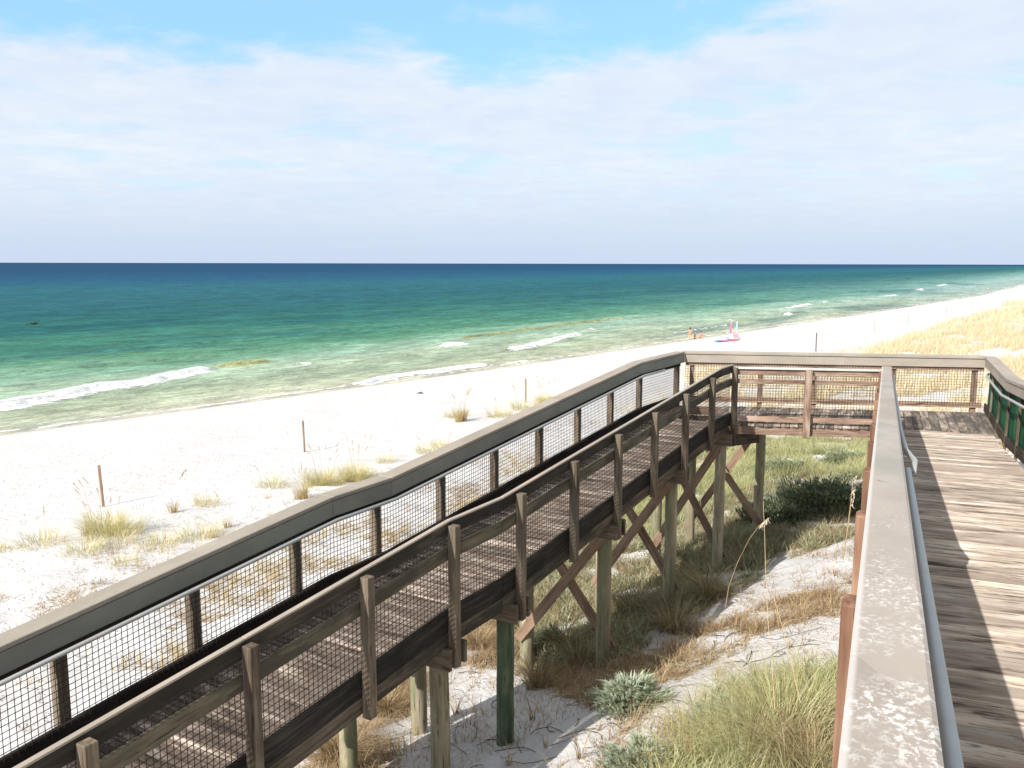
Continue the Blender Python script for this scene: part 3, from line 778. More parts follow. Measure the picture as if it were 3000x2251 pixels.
TUFTS = [
    (10, 1611, 'small', 1.2, 'small straw tuft at the left rim of the beach'),
    (125, 1596, 'mid', 1.15, 'loose straw tuft, first from the left on the white sand'),
    (318, 1560, 'big', 0.95, 'thick grass clump with tall seed heads by the nearest leaning stake'),
    (247, 1620, 'mid', 1.0, 'spread straw tuft just in front of the clump at the nearest stake'),
    (345, 1590, 'mid', 1.0, 'low straw tuft joined to the foot of the clump at the nearest stake'),
    (364, 1652, 'small', 1.5, 'upright little brown tuft alone on the sand below the nearest stake'),
    (470, 1600, 'mid', 1.1, 'broad pale tuft against the ramp rail, left one of the pair'),
    (585, 1575, 'mid', 1.15, 'broad pale tuft against the ramp rail, right one of the pair'),
    (510, 1502, 'small', 1.5, 'short straw tuft behind the broad pale pair'),
    (602, 1478, 'mid', 0.75, 'round straw tuft on a small sand mound midway along the beach edge'),
    (664, 1547, 'small', 1.2, 'thin tuft with one stalk behind the ramp rail'),
    (800, 1425, 'mid', 1.0, 'low straw tuft on the left shoulder of the large seed head clump'),
    (885, 1462, 'brown', 0.95, 'red brown tuft with drooping stalks beside the large seed head clump'),
    (950, 1420, 'big', 0.85, 'dense grass clump by the second stake, its left half'),
    (1045, 1405, 'big', 0.85, 'dense grass clump with many seed heads behind the ramp rail bend'),
    (1131, 1355, 'mid', 0.8, 'small straw tuft past the dense seed head clump'),
    (1250, 1326, 'mid', 1.0, 'yellow green tuft touching the ramp rail halfway up'),
    (1290, 1310, 'mid', 0.9, 'yellow green tuft with a tall stalk beside the ramp rail'),
    (1350, 1235, 'brown', 1.4, 'tall reddish stalks growing left of the third stake'),
    (1330, 1222, 'mid', 0.95, 'dry tuft at the sea end of the grass by the third stake'),
    (1465, 1222, 'mid', 1.3, 'golden tuft in front of the third stake'),
    (1533, 1200, 'mid', 1.6, 'golden clump around the foot of the third stake'),
    (1600, 1185, 'big', 0.9, 'seed head clump between the third stake and the upper ramp rail'),
]
for px, py, kind, sc, lab in TUFTS:
    gx, gy, gz = unproject_ground(px, py)
    me, st = TV[kind][rs.randint(len(TV[kind]))]
    o = empty('grass_tuft', (gx, gy, gz)); o.scale = (sc, sc, sc); o.rotation_euler[2] = rs.rand() * 6.28
    tag(o, lab, 'grass tuft', 'grass tufts on the beach')
    link(bpy.data.objects.new('foliage', me), o)
    if st: link(bpy.data.objects.new('seed_heads', st), o)

# shrubs and tussocks under the boardwalk
def leafy(name, n_, rx, ry, rz, leaf, wd, mat, stem_mat='wood_dark'):
    u = rs.normal(size=(n_, 3)); u /= np.linalg.norm(u, axis=1)[:, None]; u[:, 2] = np.abs(u[:, 2])
    rad = 0.35 + 0.65 * rs.rand(n_) ** 0.5
    lump = 0.35 + 1.3 * fbm(u[:, 0] * 3 + 5 + n_ * .01, u[:, 1] * 3 + u[:, 2] * 4 + 5, 151, 3)
    p = u * (rad * lump)[:, None] * np.array([rx, ry, rz])
    B = BL(); B.add(blades(p, leaf * (0.6 + 0.8 * rs.rand(n_)), np.arctan2(u[:, 1], u[:, 0]) + (rs.rand(n_) - 0.5), 0.3 + 1.0 * rs.rand(n_), wd * (0.6 + 0.8 * rs.rand(n_)), 3, rn=np.clip(0.15 + 0.6 * rad * rs.rand(n_) + 0.3 * u[:, 2], 0, 1)))
    return B.mesh('leaves', mat)
def stems(n_, rx, rz):
    M = MB()
    for i in range(n_):
        a = random.random() * 6.28; r = rx * (0.3 + 0.6 * random.random()); h = rz * (0.5 + 0.4 * random.random())
        M.tube([(0.05 * math.cos(a), 0.05 * math.sin(a), -0.05), (r * .5 * math.cos(a), r * .5 * math.sin(a), h * .6), (r * math.cos(a), r * math.sin(a), h)], [0.010, 0.007, 0.003], 5)
    return M
def plant(name, px, py, lab, cat, mk, st=None, group=None, sc=1.0):
    gx, gy, gz = unproject_ground(px, py)
    o = empty(name, (gx, gy, gz)); o.scale = (sc,) * 3; tag(o, lab, cat, group)
    link(bpy.data.objects.new('leaves', mk), o)
    if st is not None: st.build('stem', 'wood_dark', o)
    return o
silver = leafy('s', 1500, 0.50, 0.38, 0.36, 0.10, 0.026, 'leaf_silver')
silver2 = leafy('s', 1200, 0.45, 0.40, 0.30, 0.10, 0.026, 'leaf_silver')
dark = leafy('d', 4200, 1.05, 0.95, 0.62, 0.12, 0.030, 'leaf_dark')
dark2 = leafy('d', 2600, 0.9, 0.6, 0.42, 0.12, 0.028, 'leaf_dark')
sage = leafy('g', 2200, 0.85, 0.65, 0.42, 0.11, 0.030, 'leaf_sage')
g = 'shrubs under the boardwalk'
plant('silver_shrub', 1845, 2078, 'silver leaved shrub on open sand in the middle of the foreground', 'shrub', silver, stems(14, 0.45, 0.3), g, 0.92)
plant('silver_shrub', 2130, 2130, 'silver leaved shrub half hidden behind the long green tussock', 'shrub', silver2, stems(12, 0.4, 0.25), g, 0.75)
plant('silver_shrub', 1880, 2262, 'silver leaved shrub cut by the lower rim of the picture', 'shrub', silver2, stems(12, 0.4, 0.25), g, 0.8)
plant('dark_shrub', 2425, 1490, 'dark green rounded shrub in the shade beside the upper ramp posts', 'shrub', dark, stems(18, 0.9, 0.5), g, 1.0)
plant('dark_shrub', 2270, 1530, 'dark green low shrub between the last piling and the rounded shrub', 'shrub', dark2, stems(14, 0.8, 0.35), g, 0.9)
plant('sage_shrub', 2300, 1385, 'grey green shrub behind the last piling under the platform', 'shrub', sage, stems(12, 0.7, 0.3), g, 0.9)
plant('sage_shrub', 2480, 1360, 'grey green shrub against the upper ramp, beyond the dark one', 'shrub', sage, stems(12, 0.7, 0.3), g, 0.9)
plant('dark_shrub', 1620, 1905, 'dark low shrub between the third and fourth pilings in the shade', 'shrub', dark2, stems(12, 0.8, 0.35), g, 0.55)

def tussock(n_, rad, h, lean, mat, width=0.007):
    B = BL(); B.add(tuft_data(n_, rad, h, lean, width, 5, 0.4)); return B.mesh('foliage', mat)
long_green = tussock(620, 0.34, 0.80, 1.2, 'grass_green', 0.006)
mix_t = tussock(380, 0.34, 0.5, 1.3, 'grass_gold', 0.006)
long_brown = tussock(900, 0.25, 0.5, 1.25, 'grass_brown')
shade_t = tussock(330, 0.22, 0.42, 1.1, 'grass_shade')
def tuss(px, py, lab, me, sc):
    gx, gy, gz = unproject_ground(px, py)
    o = empty('grass_tussock', (gx, gy, gz)); o.scale = (sc,) * 3; o.rotation_euler[2] = rs.rand() * 6.28
    tag(o, lab, 'grass tussock', 'tussocks under the boardwalk'); link(bpy.data.objects.new('foliage', me), o)
tuss(2290, 2215, 'tallest yellow green tussock, standing beside the nearest rail post', long_green, 1.0)
tuss(2180, 2250, 'yellow green tussock left of the tallest one at the lower rim', long_green, 0.72)
tuss(2385, 2120, 'yellow green tussock right of the tallest one, touching the rail post', long_green, 0.6)
tuss(2090, 2190, 'small yellow green tussock between the silver shrub and the tall tussocks', long_green, 0.5)
tuss(2235, 2120, 'pale straw tussock just behind the tallest green one', mix_t, 0.8)
tuss(2330, 2050, 'pale straw tussock at the head of the green tussocks', mix_t, 0.6)
tuss(2010, 2235, 'pale straw tussock at the lower rim near the silver shrubs', mix_t, 0.8)
tuss(2400, 2180, 'brown arching tussock between the large green one and the rail post', long_brown, 0.8)
tuss(2380, 2290, 'brown tussock under the rail at the lower rim', long_brown, 0.9)
tuss(1130, 2090, 'dry brown tussock at the foot of the short outer piling', long_brown, 0.95)
tuss(1190, 2020, 'dry brown tussock behind the pale inner piling', long_brown, 0.8)
tuss(1000, 2230, 'dry brown tussock under the lower ramp joist at the lower rim', long_brown, 0.9)
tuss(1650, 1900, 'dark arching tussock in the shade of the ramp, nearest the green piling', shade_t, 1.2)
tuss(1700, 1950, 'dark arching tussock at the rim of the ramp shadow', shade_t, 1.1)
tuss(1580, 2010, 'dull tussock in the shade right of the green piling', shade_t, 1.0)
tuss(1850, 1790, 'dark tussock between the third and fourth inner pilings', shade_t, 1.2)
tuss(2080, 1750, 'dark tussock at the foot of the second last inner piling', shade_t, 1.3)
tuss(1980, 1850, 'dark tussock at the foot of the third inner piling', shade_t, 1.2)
tuss(1400, 1900, 'reddish tussock just left of the green piling', long_brown, 0.7)

# small sprigs dotted over the sand below the ramp
sprig_me = tuft_mesh(9, 16, 0.05, 0.26, 0.6, 0.007, 'grass_brown')[0]
for px, py, lab in [
        (1335, 2090, 'brown sprig on bare sand midway between the pale and the green piling'), (1385, 2015, 'brown sprig on bare sand up slope between the pale and green pilings'),
        (1240, 2075, 'brown sprig just behind the pale inner piling'), (1600, 2190, 'brown sprig on shaded sand right of the green piling foot'),
        (1560, 2110, 'brown sprig with bent stalks close right of the green piling'), (1490, 2240, 'brown sprig at the lower rim below the green piling'),
        (1700, 2225, 'brown sprig at the lower rim before the silver shrubs'), (1755, 2140, 'brown sprig just in front of the open sand silver shrub'),
        (2035, 2085, 'brown sprig on the lit sand left of the green tussocks'), (2210, 1985, 'brown sprig on the lower bare sand strip above the tussocks'),
        (2140, 1925, 'brown sprig on the sand where the straight stalk crosses'), (2310, 1900, 'brown sprig on the lower bare strip near the rail posts')]:
    gx, gy, gz = unproject_ground(px, py)
    o = bpy.data.objects.new('grass_sprig', sprig_me); o.location = (gx, gy, gz); o.rotation_euler[2] = rs.rand() * 6.28
    s_ = 0.7 + 0.7 * rs.rand(); o.scale = (s_, s_, s_)
    link(o); tag(o, lab, 'grass sprig', 'brown sprigs on bare sand')

# the two tall stalks in front
def stalk(lab, pts_px, dist, mat, rad=0.006, head=True):
    P = []
    for px, py, dd in pts_px:
        r_ = ray(px, py); k = dd / r_[1]; P.append(r_ * k + np.array([0, 0, CAMZ]))
    o = empty('sea_oat_stalk', tuple(P[0])); tag(o, lab, 'sea oat', 'tall sea oat stalks')
    M = MB(); M.tube([p - P[0] for p in P], [rad * (1 - 0.6 * i / len(P)) for i in range(len(P))], 5)
    M.build('stem', mat, o)
    if head:
        B = BL(); a, b = P[-2] - P[0], P[-1] - P[0]
        for t in np.linspace(0, 1, 9):
            q_ = a + (b - a) * t
            B.add(head_data(q_ - np.array([0, 0, 0.01]), 0.3, 0.05, 5, 0.012, 0.8))
        link(bpy.data.objects.new('seed_head', B.mesh('seed_head', 'seed_pale')), o)
stalk('pale sea oat stalk bent over with a drooping white seed head', [(2125, 1780, 8.6), (2135, 1720, 8.6), (2160, 1650, 8.5), (2195, 1580, 8.4), (2225, 1540, 8.35), (2245, 1522, 8.3)], 8, 'seed_head', 0.0036)
stalk('straight thin sea oat stalk crossing in front of the bare sand strip', [(2270, 2080, 6.8), (2262, 1960, 6.9), (2250, 1820, 7.0), (2243, 1680, 7.1), (2240, 1560, 7.2), (2236, 1470, 7.3)], 8, 'seed_head', 0.0035, False)
stalk('short leaning sea oat stalk right of the straight one', [(2345, 2060, 6.6), (2320, 1950, 6.7), (2290, 1830, 6.8), (2265, 1745, 6.9)], 8, 'seed_head', 0.004, False)
stalk('yellow sea oat stalk leaning on the upper ramp posts', [(2470, 1640, 9.0), (2482, 1560, 9.0), (2492, 1480, 9.1), (2500, 1400, 9.1)], 8, 'seed_head', 0.007, True)

# ------------------------------------------------------------------ boardwalk pieces
def low(t, nn, dz): # a point on the lower ramp: t down the ramp, nn across, dz from the rail line
    p = C + d2 * t + n2 * nn; return V3(p, zlow(t) + dz)
def plat(mm, nn, dz):   # mm along the far rail from its corner, nn towards the sea side
    p = C + fd * mm + fn * nn; return V3(p, ZC + dz)
def inn(mm, nn, dz):    # same along the landward platform rail
    p = P11 + fd * mm + fn * nn; return V3(p, ZC + dz)
def near_(s, u, dz):
    p = d1 * s + n1 * u; return V3(p, znear(s) + dz)

def strip(pf, stops, n0, n1_, z0, z1, M, side, pieces=True, r=None, gap=0.003):
    """board between stations, cross-section from n0..n1_ and z0..z1, split at the kinks"""
    for a, b in zip(stops[:-1], stops[1:]):
        M.vbar(pf(a + gap, (n0 + n1_) / 2, (z0 + z1) / 2), pf(b - gap, (n0 + n1_) / 2, (z0 + z1) / 2), side, abs(n1_ - n0), z1 - z0, r)

def wires(pf, a, b, nn, z0, z1, side, pitch=0.0508, rad=0.0021, kinks=()):
    M = MB(); x_ = a
    while x_ < b:
        M.bar(pf(x_, nn, z0), pf(x_, nn, z1), side, rad * 2, rad * 2, 0.5); x_ += pitch
    st = [a] + [k for k in kinks if a < k < b] + [b]
    z_ = z0
    while z_ < z1:
        for p, q_ in zip(st[:-1], st[1:]):
            M.bar(pf(p, nn + 0.003, z_), pf(q_, nn + 0.003, z_), side, rad * 2, rad * 2, 0.5)
        z_ += pitch
    return M

posts_in = [1.5511 + 1.227 * j for j in range(15)]
posts_out = [1.9765 + 1.227 * (j - 1) for j in range(1, 16)]
KT = [T0, TA, TB]
def stations(a, b, extra): return sorted([a] + [k for k in extra if a < k < b] + [b])

# lower ramp
ramp = empty('boardwalk_ramp', tuple(V3(C + d2 * 10 + n2 * 0.7, float(ground(*(C + d2 * 10))))))
tag(ramp, 'long wooden boardwalk ramp descending over the dune on pilings, with one short landing', 'boardwalk ramp')
base = np.array(ramp.location)
def rel(o):  # keep world geometry under a moved empty
    o.matrix_parent_inverse = Matrix.Translation(-Vector(o.parent.location)); return o
M = MB(); t = 1.60
while t < TEND:
    w_ = 0.140; jl, jr = (random.random() - .5) * .012, (random.random() - .5) * .012
    M.bar(low(t + w_ / 2, -0.03 + jl, -H - 0.02), low(t + w_ / 2, W - 0.032 + jr, -H - 0.02), V3(d2, 0), w_ - 0.004, 0.038)
    t += w_ + 0.007
rel(M.build('deck', 'wood_deck_lower', ramp, 0.003))
for nn in (-0.055, W - 0.002):
    M = MB(); strip(low, stations(1.75, TEND, KT), nn - 0.019, nn + 0.019, -1.20, -1.05, M, n2)
    rel(M.build('rim_joist', 'wood_joist', ramp, 0.003))
M = MB(); strip(low, stations(1.75, TEND, KT), W * 0.5 - 0.019, W * 0.5 + 0.019, -1.185, -H - 0.042, M, n2)
rel(M.build('centre_joist', 'wood_joist', ramp))
bents = [1.60, 3.99, 6.41, 8.92, 10.13, 12.55, 15.05]
def gz_at(p): return float(ground(p[0], p[1]))
def pile(parent, p, ztop, mat, rad=0.095):
    g0 = gz_at(p); M = MB()
    pts = []; n_ = 7
    for i in range(n_):
        z_ = g0 - 0.35 + (ztop - g0 + 0.35) * i / (n_ - 1)
        pts.append((p[0] + 0.006 * random.uniform(-1, 1), p[1] + 0.006 * random.uniform(-1, 1), z_))
    M.tube(pts, [rad * (1.03 - 0.05 * i / n_) for i in range(n_)], 16)
    return rel(M.build('piling', mat, parent, smooth=True))
pmat = {8.92: 'wood_pile_green'}
for tb in bents:
    for nn, inner in ((W - 0.13, True), (0.12, False)):
        p = low(tb, nn, 0); o = pile(ramp, p, p[2] - 1.20, pmat.get(tb, 'wood_pile') if inner else 'wood_pile')
        if inner and tb in pmat: o['label'] = 'green stained piling'
    M = MB()
    for sgn in (-1, 1):
        a = low(tb, -0.20, 0); b = low(tb, W + 0.10, 0)
        off = V3(d2, 0) * 0.125 * sgn
        z_ = a[2] - 1.295
        M.bar(V3(a[:2], z_) + off, V3(b[:2], z_) + off, V3(d2, 0), 0.045, 0.215)
    bm_ = rel(M.build('cross_beam', 'wood_post', ramp, 0.004))
    for dz in (-1.25, -1.345):
        b = low(tb, W + 0.10, 0)
        c0 = V3(b[:2], b[2] + dz) + V3(d2, 0) * 0.125 - V3(n2, 0) * 0.07
        M = MB(); M.cyl(c0 - V3(d2, 0) * 0.0, c0 + V3(d2, 0) * 0.035, 0.014, n=8)
        b_ = M.build('bolt', 'bolt', bm_); b_.matrix_parent_inverse = Matrix.Translation(-Vector(ramp.location))
def brace(t0_, z0_, t1_, z1_, nn, mat='wood_brace', tside=None):
    a = low(t0_, nn, 0); b = low(t1_, nn, 0)
    M = MB(); A = V3(a[:2], z0_); B = V3(b[:2], z1_)
    ax = (B - A) / np.linalg.norm(B - A); up = np.cross(V3(n2, 0), ax)
    M.bar(A - ax * 0.12, B + ax * 0.12, V3(n2, 0), 0.038, 0.14, up=up)
    for q_ in (A, B): M.cyl(q_ + V3(n2, 0) * 0.01, q_ + V3(n2, 0) * 0.035, 0.018, n=8)
    return rel(M.build('brace', mat, ramp, 0.003))
def zt(t): return zlow(t) - 1.42
def zb(t, k=0.35): return gz_at(low(t, W, 0)) + k
def cross_brace(o0, o1, ax_side, root, za, zb_, zc_, zd_):
    for sgn, (A, B) in ((1, (V3(o0, za), V3(o1, zb_))), (-1, (V3(o0, zc_), V3(o1, zd_)))):
        M = MB(); off = V3(ax_side, 0) * 0.115 * sgn; A = A + off; B = B + off
        ax = (B - A) / np.linalg.norm(B - A)
        M.bar(A - ax * .14, B + ax * .14, V3(ax_side, 0), 0.038, 0.14, up=np.cross(V3(ax_side, 0), ax))
        o = rel(M.build('brace', 'wood_brace', root, 0.003))
        for q_ in (A, B):
            M = MB(); M.cyl(q_ + V3(ax_side, 0) * .012 * sgn, q_ + V3(ax_side, 0) * 0.035 * sgn, 0.018, n=8)
            b_ = M.build('bolt', 'bolt', o); b_.matrix_parent_inverse = Matrix.Translation(-Vector(root.location))
for tb in (1.60, 3.99, 6.41):
    po, pi = low(tb, 0.12, 0), low(tb, W - 0.13, 0)
    # far side of the bent: high on the seaward piling to low on the landward one; near side the reverse
    cross_brace(po[:2], pi[:2], d2, ramp, gz_at(po) + 0.55, zt(tb) + 0.02, zt(tb) + 0.0, gz_at(pi) + 0.32)

# railing of the lower ramp, seaward side
def bolts(part, root, items, mat='bolt'):
    for a_, b_, rr_2 in items:
        M = MB(); M.cyl(a_, b_, rr_2, n=8); o = M.build('bolt', mat, part); o.matrix_parent_inverse = Matrix.Translation(-Vector(root.location))
def railing(name, label, at):
    o = empty(name, tuple(at)); tag(o, label, 'railing'); return o
ro = railing('railing', 'seaward railing of the lower ramp, with broad grey cap, metal handrail and wire mesh', low(8, 0, -H))
for a, b in [(0.0, T0), (T0, 5.25), (5.25, TA), (TA, TB), (TB, 14.4), (14.4, TEND)]:
    M = MB(); M.vbar(low(a + .002, -0.095, 0.024), low(b - .002, -0.095, 0.024), n2, 0.20, 0.042)
    if a > 0: rel(M.build('cap', 'cap', ro, 0.006))
    else:
        # mitred into the platform cap
        rel(M.build('cap', 'cap', ro, 0.004))
    M = MB(); M.vbar(low(a + .002, -0.016, -0.0865), low(b - .002, -0.016, -0.0865), n2, 0.030, 0.165)
    rel(M.build('fascia', 'fascia', ro, 0.003))
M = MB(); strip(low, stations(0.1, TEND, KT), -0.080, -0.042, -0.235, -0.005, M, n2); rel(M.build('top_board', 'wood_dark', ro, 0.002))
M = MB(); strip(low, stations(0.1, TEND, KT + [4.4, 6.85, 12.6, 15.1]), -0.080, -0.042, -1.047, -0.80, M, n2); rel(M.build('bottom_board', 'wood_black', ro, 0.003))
for tp in posts_out + [0.09]:
    if tp > TEND: continue
    M = MB(); M.bar(low(tp, -0.127, -1.24), low(tp, -0.127, -0.005), n2, 0.089, 0.089); po_ = rel(M.build('post', 'wood_post', ro, 0.004))
    bolts(po_, ro, [(low(tp, -0.001, -0.10), low(tp, 0.004, -0.10), 0.010), (low(tp - .06, -0.001, -0.14), low(tp - .06, 0.003, -0.14), 0.008)])
rel(wires(low, 0.15, TEND, -0.036, -0.86, -0.10, n2, kinks=KT).build('wire_mesh', 'wire', ro))
pts = [low(t_, 0.055, -0.192) for t_ in stations(1.2, TEND, KT + [TA - .05, TB + .05])]
M = MB(); M.tube([pts[0] + V3(n2, 0) * -0.045] + pts, 0.0195, 12)
hr = rel(M.build('handrail', 'steel', ro, smooth=True))
def bracket(pf, t, nn0, nn1, dz0, dz1, parent_obj, root):
    M = MB(); M.tube([pf(t, nn0, dz0), pf(t, nn1, dz0), pf(t, nn1, dz1)], 0.006, 6)
    o = M.build('bracket', 'steel', parent_obj); o.matrix_parent_inverse = Matrix.Translation(-Vector(root.location)); return o
for tp in posts_out[::1]:
    if tp < TEND: bracket(low, tp, -0.03, 0.055, -0.235, -0.20, hr, ro)

# railing of the lower ramp, landward side
ri = railing('railing', 'landward railing of the lower ramp, two dark boards and wire mesh behind outside posts', low(8, W, -H))
JO = [4.0, 6.46, TA, TB, 12.6, 15.05]
M = MB(); strip(low, stations(1.5, TEND, [T0] + JO), W - 0.020, W + 0.018, -0.115, 0.010, M, n2); rel(M.build('top_board', 'wood_dark', ri, 0.003))
M = MB(); strip(low, stations(1.5, TEND, [T0] + JO), W - 0.024, W + 0.021, 0.0105, 0.028, M, n2); rel(M.build('sunlit_top_strip', 'cap_platform', ri, 0.002))  # added paler strip: weathered, sunlit look of the top edge put into colour
M = MB(); strip(low, stations(1.5, TEND, [T0] + JO), W - 0.020, W + 0.018, -0.345, -0.225, M, n2); rel(M.build('middle_board', 'wood_olive', ri, 0.003))
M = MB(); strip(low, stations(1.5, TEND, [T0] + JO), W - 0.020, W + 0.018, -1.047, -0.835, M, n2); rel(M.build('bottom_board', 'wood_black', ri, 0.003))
for j, tp in enumerate(posts_in):
    if tp > TEND: continue
    isb = min(abs(tp - b) for b in bents) < 0.2
    M = MB(); M.bar(low(tp, W + 0.065, -1.40 if isb else -1.235), low(tp, W + 0.065, -0.015), n2, 0.089, 0.089); po_ = rel(M.build('post', 'wood_post', ri, 0.005))
    bolts(po_, ri, [(low(tp + random.uniform(-.02, .02), W + 0.108, dz), low(tp, W + 0.117, dz), 0.009) for dz in (-0.09, -0.12, -0.28, -0.92, -1.10)])
rel(wires(low, 1.55, TEND, W - 0.026, -0.93, -0.02, n2, rad=0.0023, kinks=KT).build('wire_mesh', 'wire', ri))

# platform
NRS = float((P11 + fd * 2.5) @ d1)                  # where the upper ramp rail meets the platform rail
RC = 5.62                                           # far rail, right hand corner
corner = C + fd * RC
platf = empty('boardwalk_platform', tuple(V3(P11 + fd * 1.0 + fn * 0.8, float(ground(*(P11 + fd)))))); tag(platf, 'level wooden platform where the two boardwalk ramps meet', 'boardwalk platform')
# planks run away from the viewer (parallel to the upper ramp) between the near and far edges
def line_hit(p, dr, O, nrm):
    return p + dr * (((O - p) @ nrm) / (dr @ nrm))
M = MB(); zdk = ZC - H - 0.02
u = -2.9
bnd_s = 15.95
uR_in = 1.735
while u < 1.80:
    u0 = u + 0.07
    o = n1 * u0
    far = line_hit(o, d1, C + fn * (-0.045), fn)
    nearp = line_hit(o, d1, P11 - fn * 0.016, fn) if u0 < -0.02 else d1 * bnd_s + o + d1 * 0.05 * u0
    # left limit: the head of the lower ramp
    if u0 < -1.0:
        hit_ramp = line_hit(o, d1, C + d2 * 1.58, d2)
        if nearp @ d2 > hit_ramp @ d2 and (nearp - C) @ d2 > 1.58: nearp = hit_ramp
    lim = line_hit(o, d1, C - n2 * 0.03, n2)         # seaward side of the ramp head
    if (far - C) @ n2 < -0.03: far = lim
    if (far - nearp) @ d1 > 0.15:
        M.bar(V3(nearp, zdk), V3(far, zdk), V3(n1, 0), 0.135, 0.038)
    u += 0.143
rel(M.build('deck', 'wood_deck_platform', platf, 0.003))
Lin = 2.52
M = MB(); M.bar(inn(-0.06, 0.03, -1.13), inn(Lin, 0.03, -1.13), fn, 0.038, 0.17); rim_l = rel(M.build('rim_joist', 'wood_red', platf, 0.003))
M = MB(); M.bar(plat(-0.03, -0.03, -1.13), plat(RC, -0.03, -1.13), fn, 0.038, 0.17); rel(M.build('rim_joist', 'wood_red', platf, 0.003))
M = MB(); M.bar(low(-0.02, -0.055, -1.13), low(1.75, -0.055, -1.13), n2, 0.038, 0.17); rel(M.build('rim_joist', 'wood_red', platf, 0.003))
for k in range(1, 4):
    M = MB(); M.bar(inn(-0.3 + 0.3 * k, 0.5 * k, -1.13), inn(Lin + 2.0, 0.5 * k, -1.13), fn, 0.038, 0.16); rel(M.build('inner_joist', 'wood_joist', platf))
pa, pb = np.array([3.62, 17.12]), np.array([4.97, 17.02])
for p_ in (pa, pb, C + fd * 4.5 - fn * 0.2, P11 + fd * 3.3 + fn * 0.25):
    pile(platf, p_, ZC - 1.22, 'wood_pile')
cross_brace(pa, pb, fn, platf, gz_at(pa) + 0.5, ZC - 1.40, ZC - 1.40, gz_at(pb) + 0.35)
for a_, b_ in ((pa - fd * .3, pb + fd * .3),):
    M = MB(); M.bar(V3(a_, ZC - 1.30) - V3(fn, 0) * .12, V3(b_, ZC - 1.30) - V3(fn, 0) * .12, fn, 0.045, 0.2); rel(M.build('cross_beam', 'wood_dark', platf))
M = MB(); M.bar(low(1.60, W + .05, 0) + np.array([0, 0, -1.32]), inn(0.55, 0.35, -1.32), d2, 0.045, 0.2); rel(M.build('cross_beam', 'wood_dark', platf))

rf = railing('railing', 'seaward railing along the far edge of the platform, with broad tan cap and wire mesh', plat(2.5, 0, -H))
for a, b in [(-0.05, 2.78), (2.78, RC + 0.05)]:
    M = MB(); M.vbar(plat(a, 0.085, 0.026), plat(b, 0.085, 0.026), fn, 0.21, 0.05); rel(M.build('cap', 'cap_platform', rf, 0.006))
M = MB(); M.vbar(plat(0.0, 0.014, -0.084), plat(RC, 0.014, -0.084), fn, 0.028, 0.165); rel(M.build('fascia', 'cap_platform', rf, 0.003))
M = MB(); M.vbar(plat(0.03, 0.052, -0.12), plat(RC, 0.052, -0.12), fn, 0.038, 0.22); rel(M.build('top_board', 'wood_red', rf, 0.003))
M = MB(); M.vbar(plat(0.03, 0.052, -0.90), plat(RC, 0.052, -0.90), fn, 0.038, 0.10); rel(M.build('bottom_board', 'wood_red', rf, 0.004))
for mm in (0.16, 1.50, 2.54, 4.0, RC - 0.13):
    M = MB(); M.bar(plat(mm, 0.118, -1.22), plat(mm, 0.118, 0.0), fd, 0.089, 0.089); po_ = rel(M.build('post', 'wood_red', rf, 0.005))
    bolts(po_, rf, [(plat(mm, -0.006, -0.05), plat(mm, 0.002, -0.05), 0.010)], 'steel')
rel(wires(plat, 0.02, RC, 0.030, -0.91, -0.15, fd, rad=0.0023).build('wire_mesh', 'wire', rf))

rp = railing('railing', 'railing of red brown boards with one middle post on the landward edge of the platform', inn(1.2, 0, -H))
M = MB(); M.vbar(inn(0.06, 0.03, -0.028), inn(Lin, 0.03, -0.028), fn, 0.13, 0.032); rel(M.build('cap', 'cap_near', rp, 0.003))
M = MB(); M.vbar(inn(0.05, 0.022, -0.098), inn(Lin, 0.022, -0.098), fn, 0.036, 0.095); rel(M.build('top_board', 'wood_red', rp, 0.003))
M = MB(); M.vbar(inn(0.05, 0.022, -0.262), inn(Lin, 0.022, -0.262), fn, 0.036, 0.080); rel(M.build('middle_board', 'wood_red', rp, 0.003))
M = MB(); M.vbar(inn(0.05, 0.022, -0.930), inn(Lin, 0.022, -0.930), fn, 0.036, 0.095); rel(M.build('bottom_board', 'wood_red', rp, 0.003))
M = MB(); M.bar(inn(1.30, -0.045, -1.24), inn(1.30, -0.045, -0.03), fd, 0.115, 0.089)
po_ = rel(M.build('post', 'wood_red', rp, 0.006))
bolts(po_, rp, [(inn(1.30 + random.uniform(-.02, .02), -0.088, dz), inn(1.30, -0.098, dz), 0.011) for dz in (-0.13, -0.16, -0.28, -0.74, -1.09, -1.14)])
bolts(rim_l, platf, [(inn(m_0, 0.008, dz), inn(m_0, 0.019 - 0.02, dz), 0.012) for m_0 in (0.55, 2.0) for dz in (-1.10, -1.16)])
rel(wires(inn, 0.06, Lin, 0.048, -1.0, -0.03, fd, rad=0.0023).build('wire_mesh', 'wire', rp))

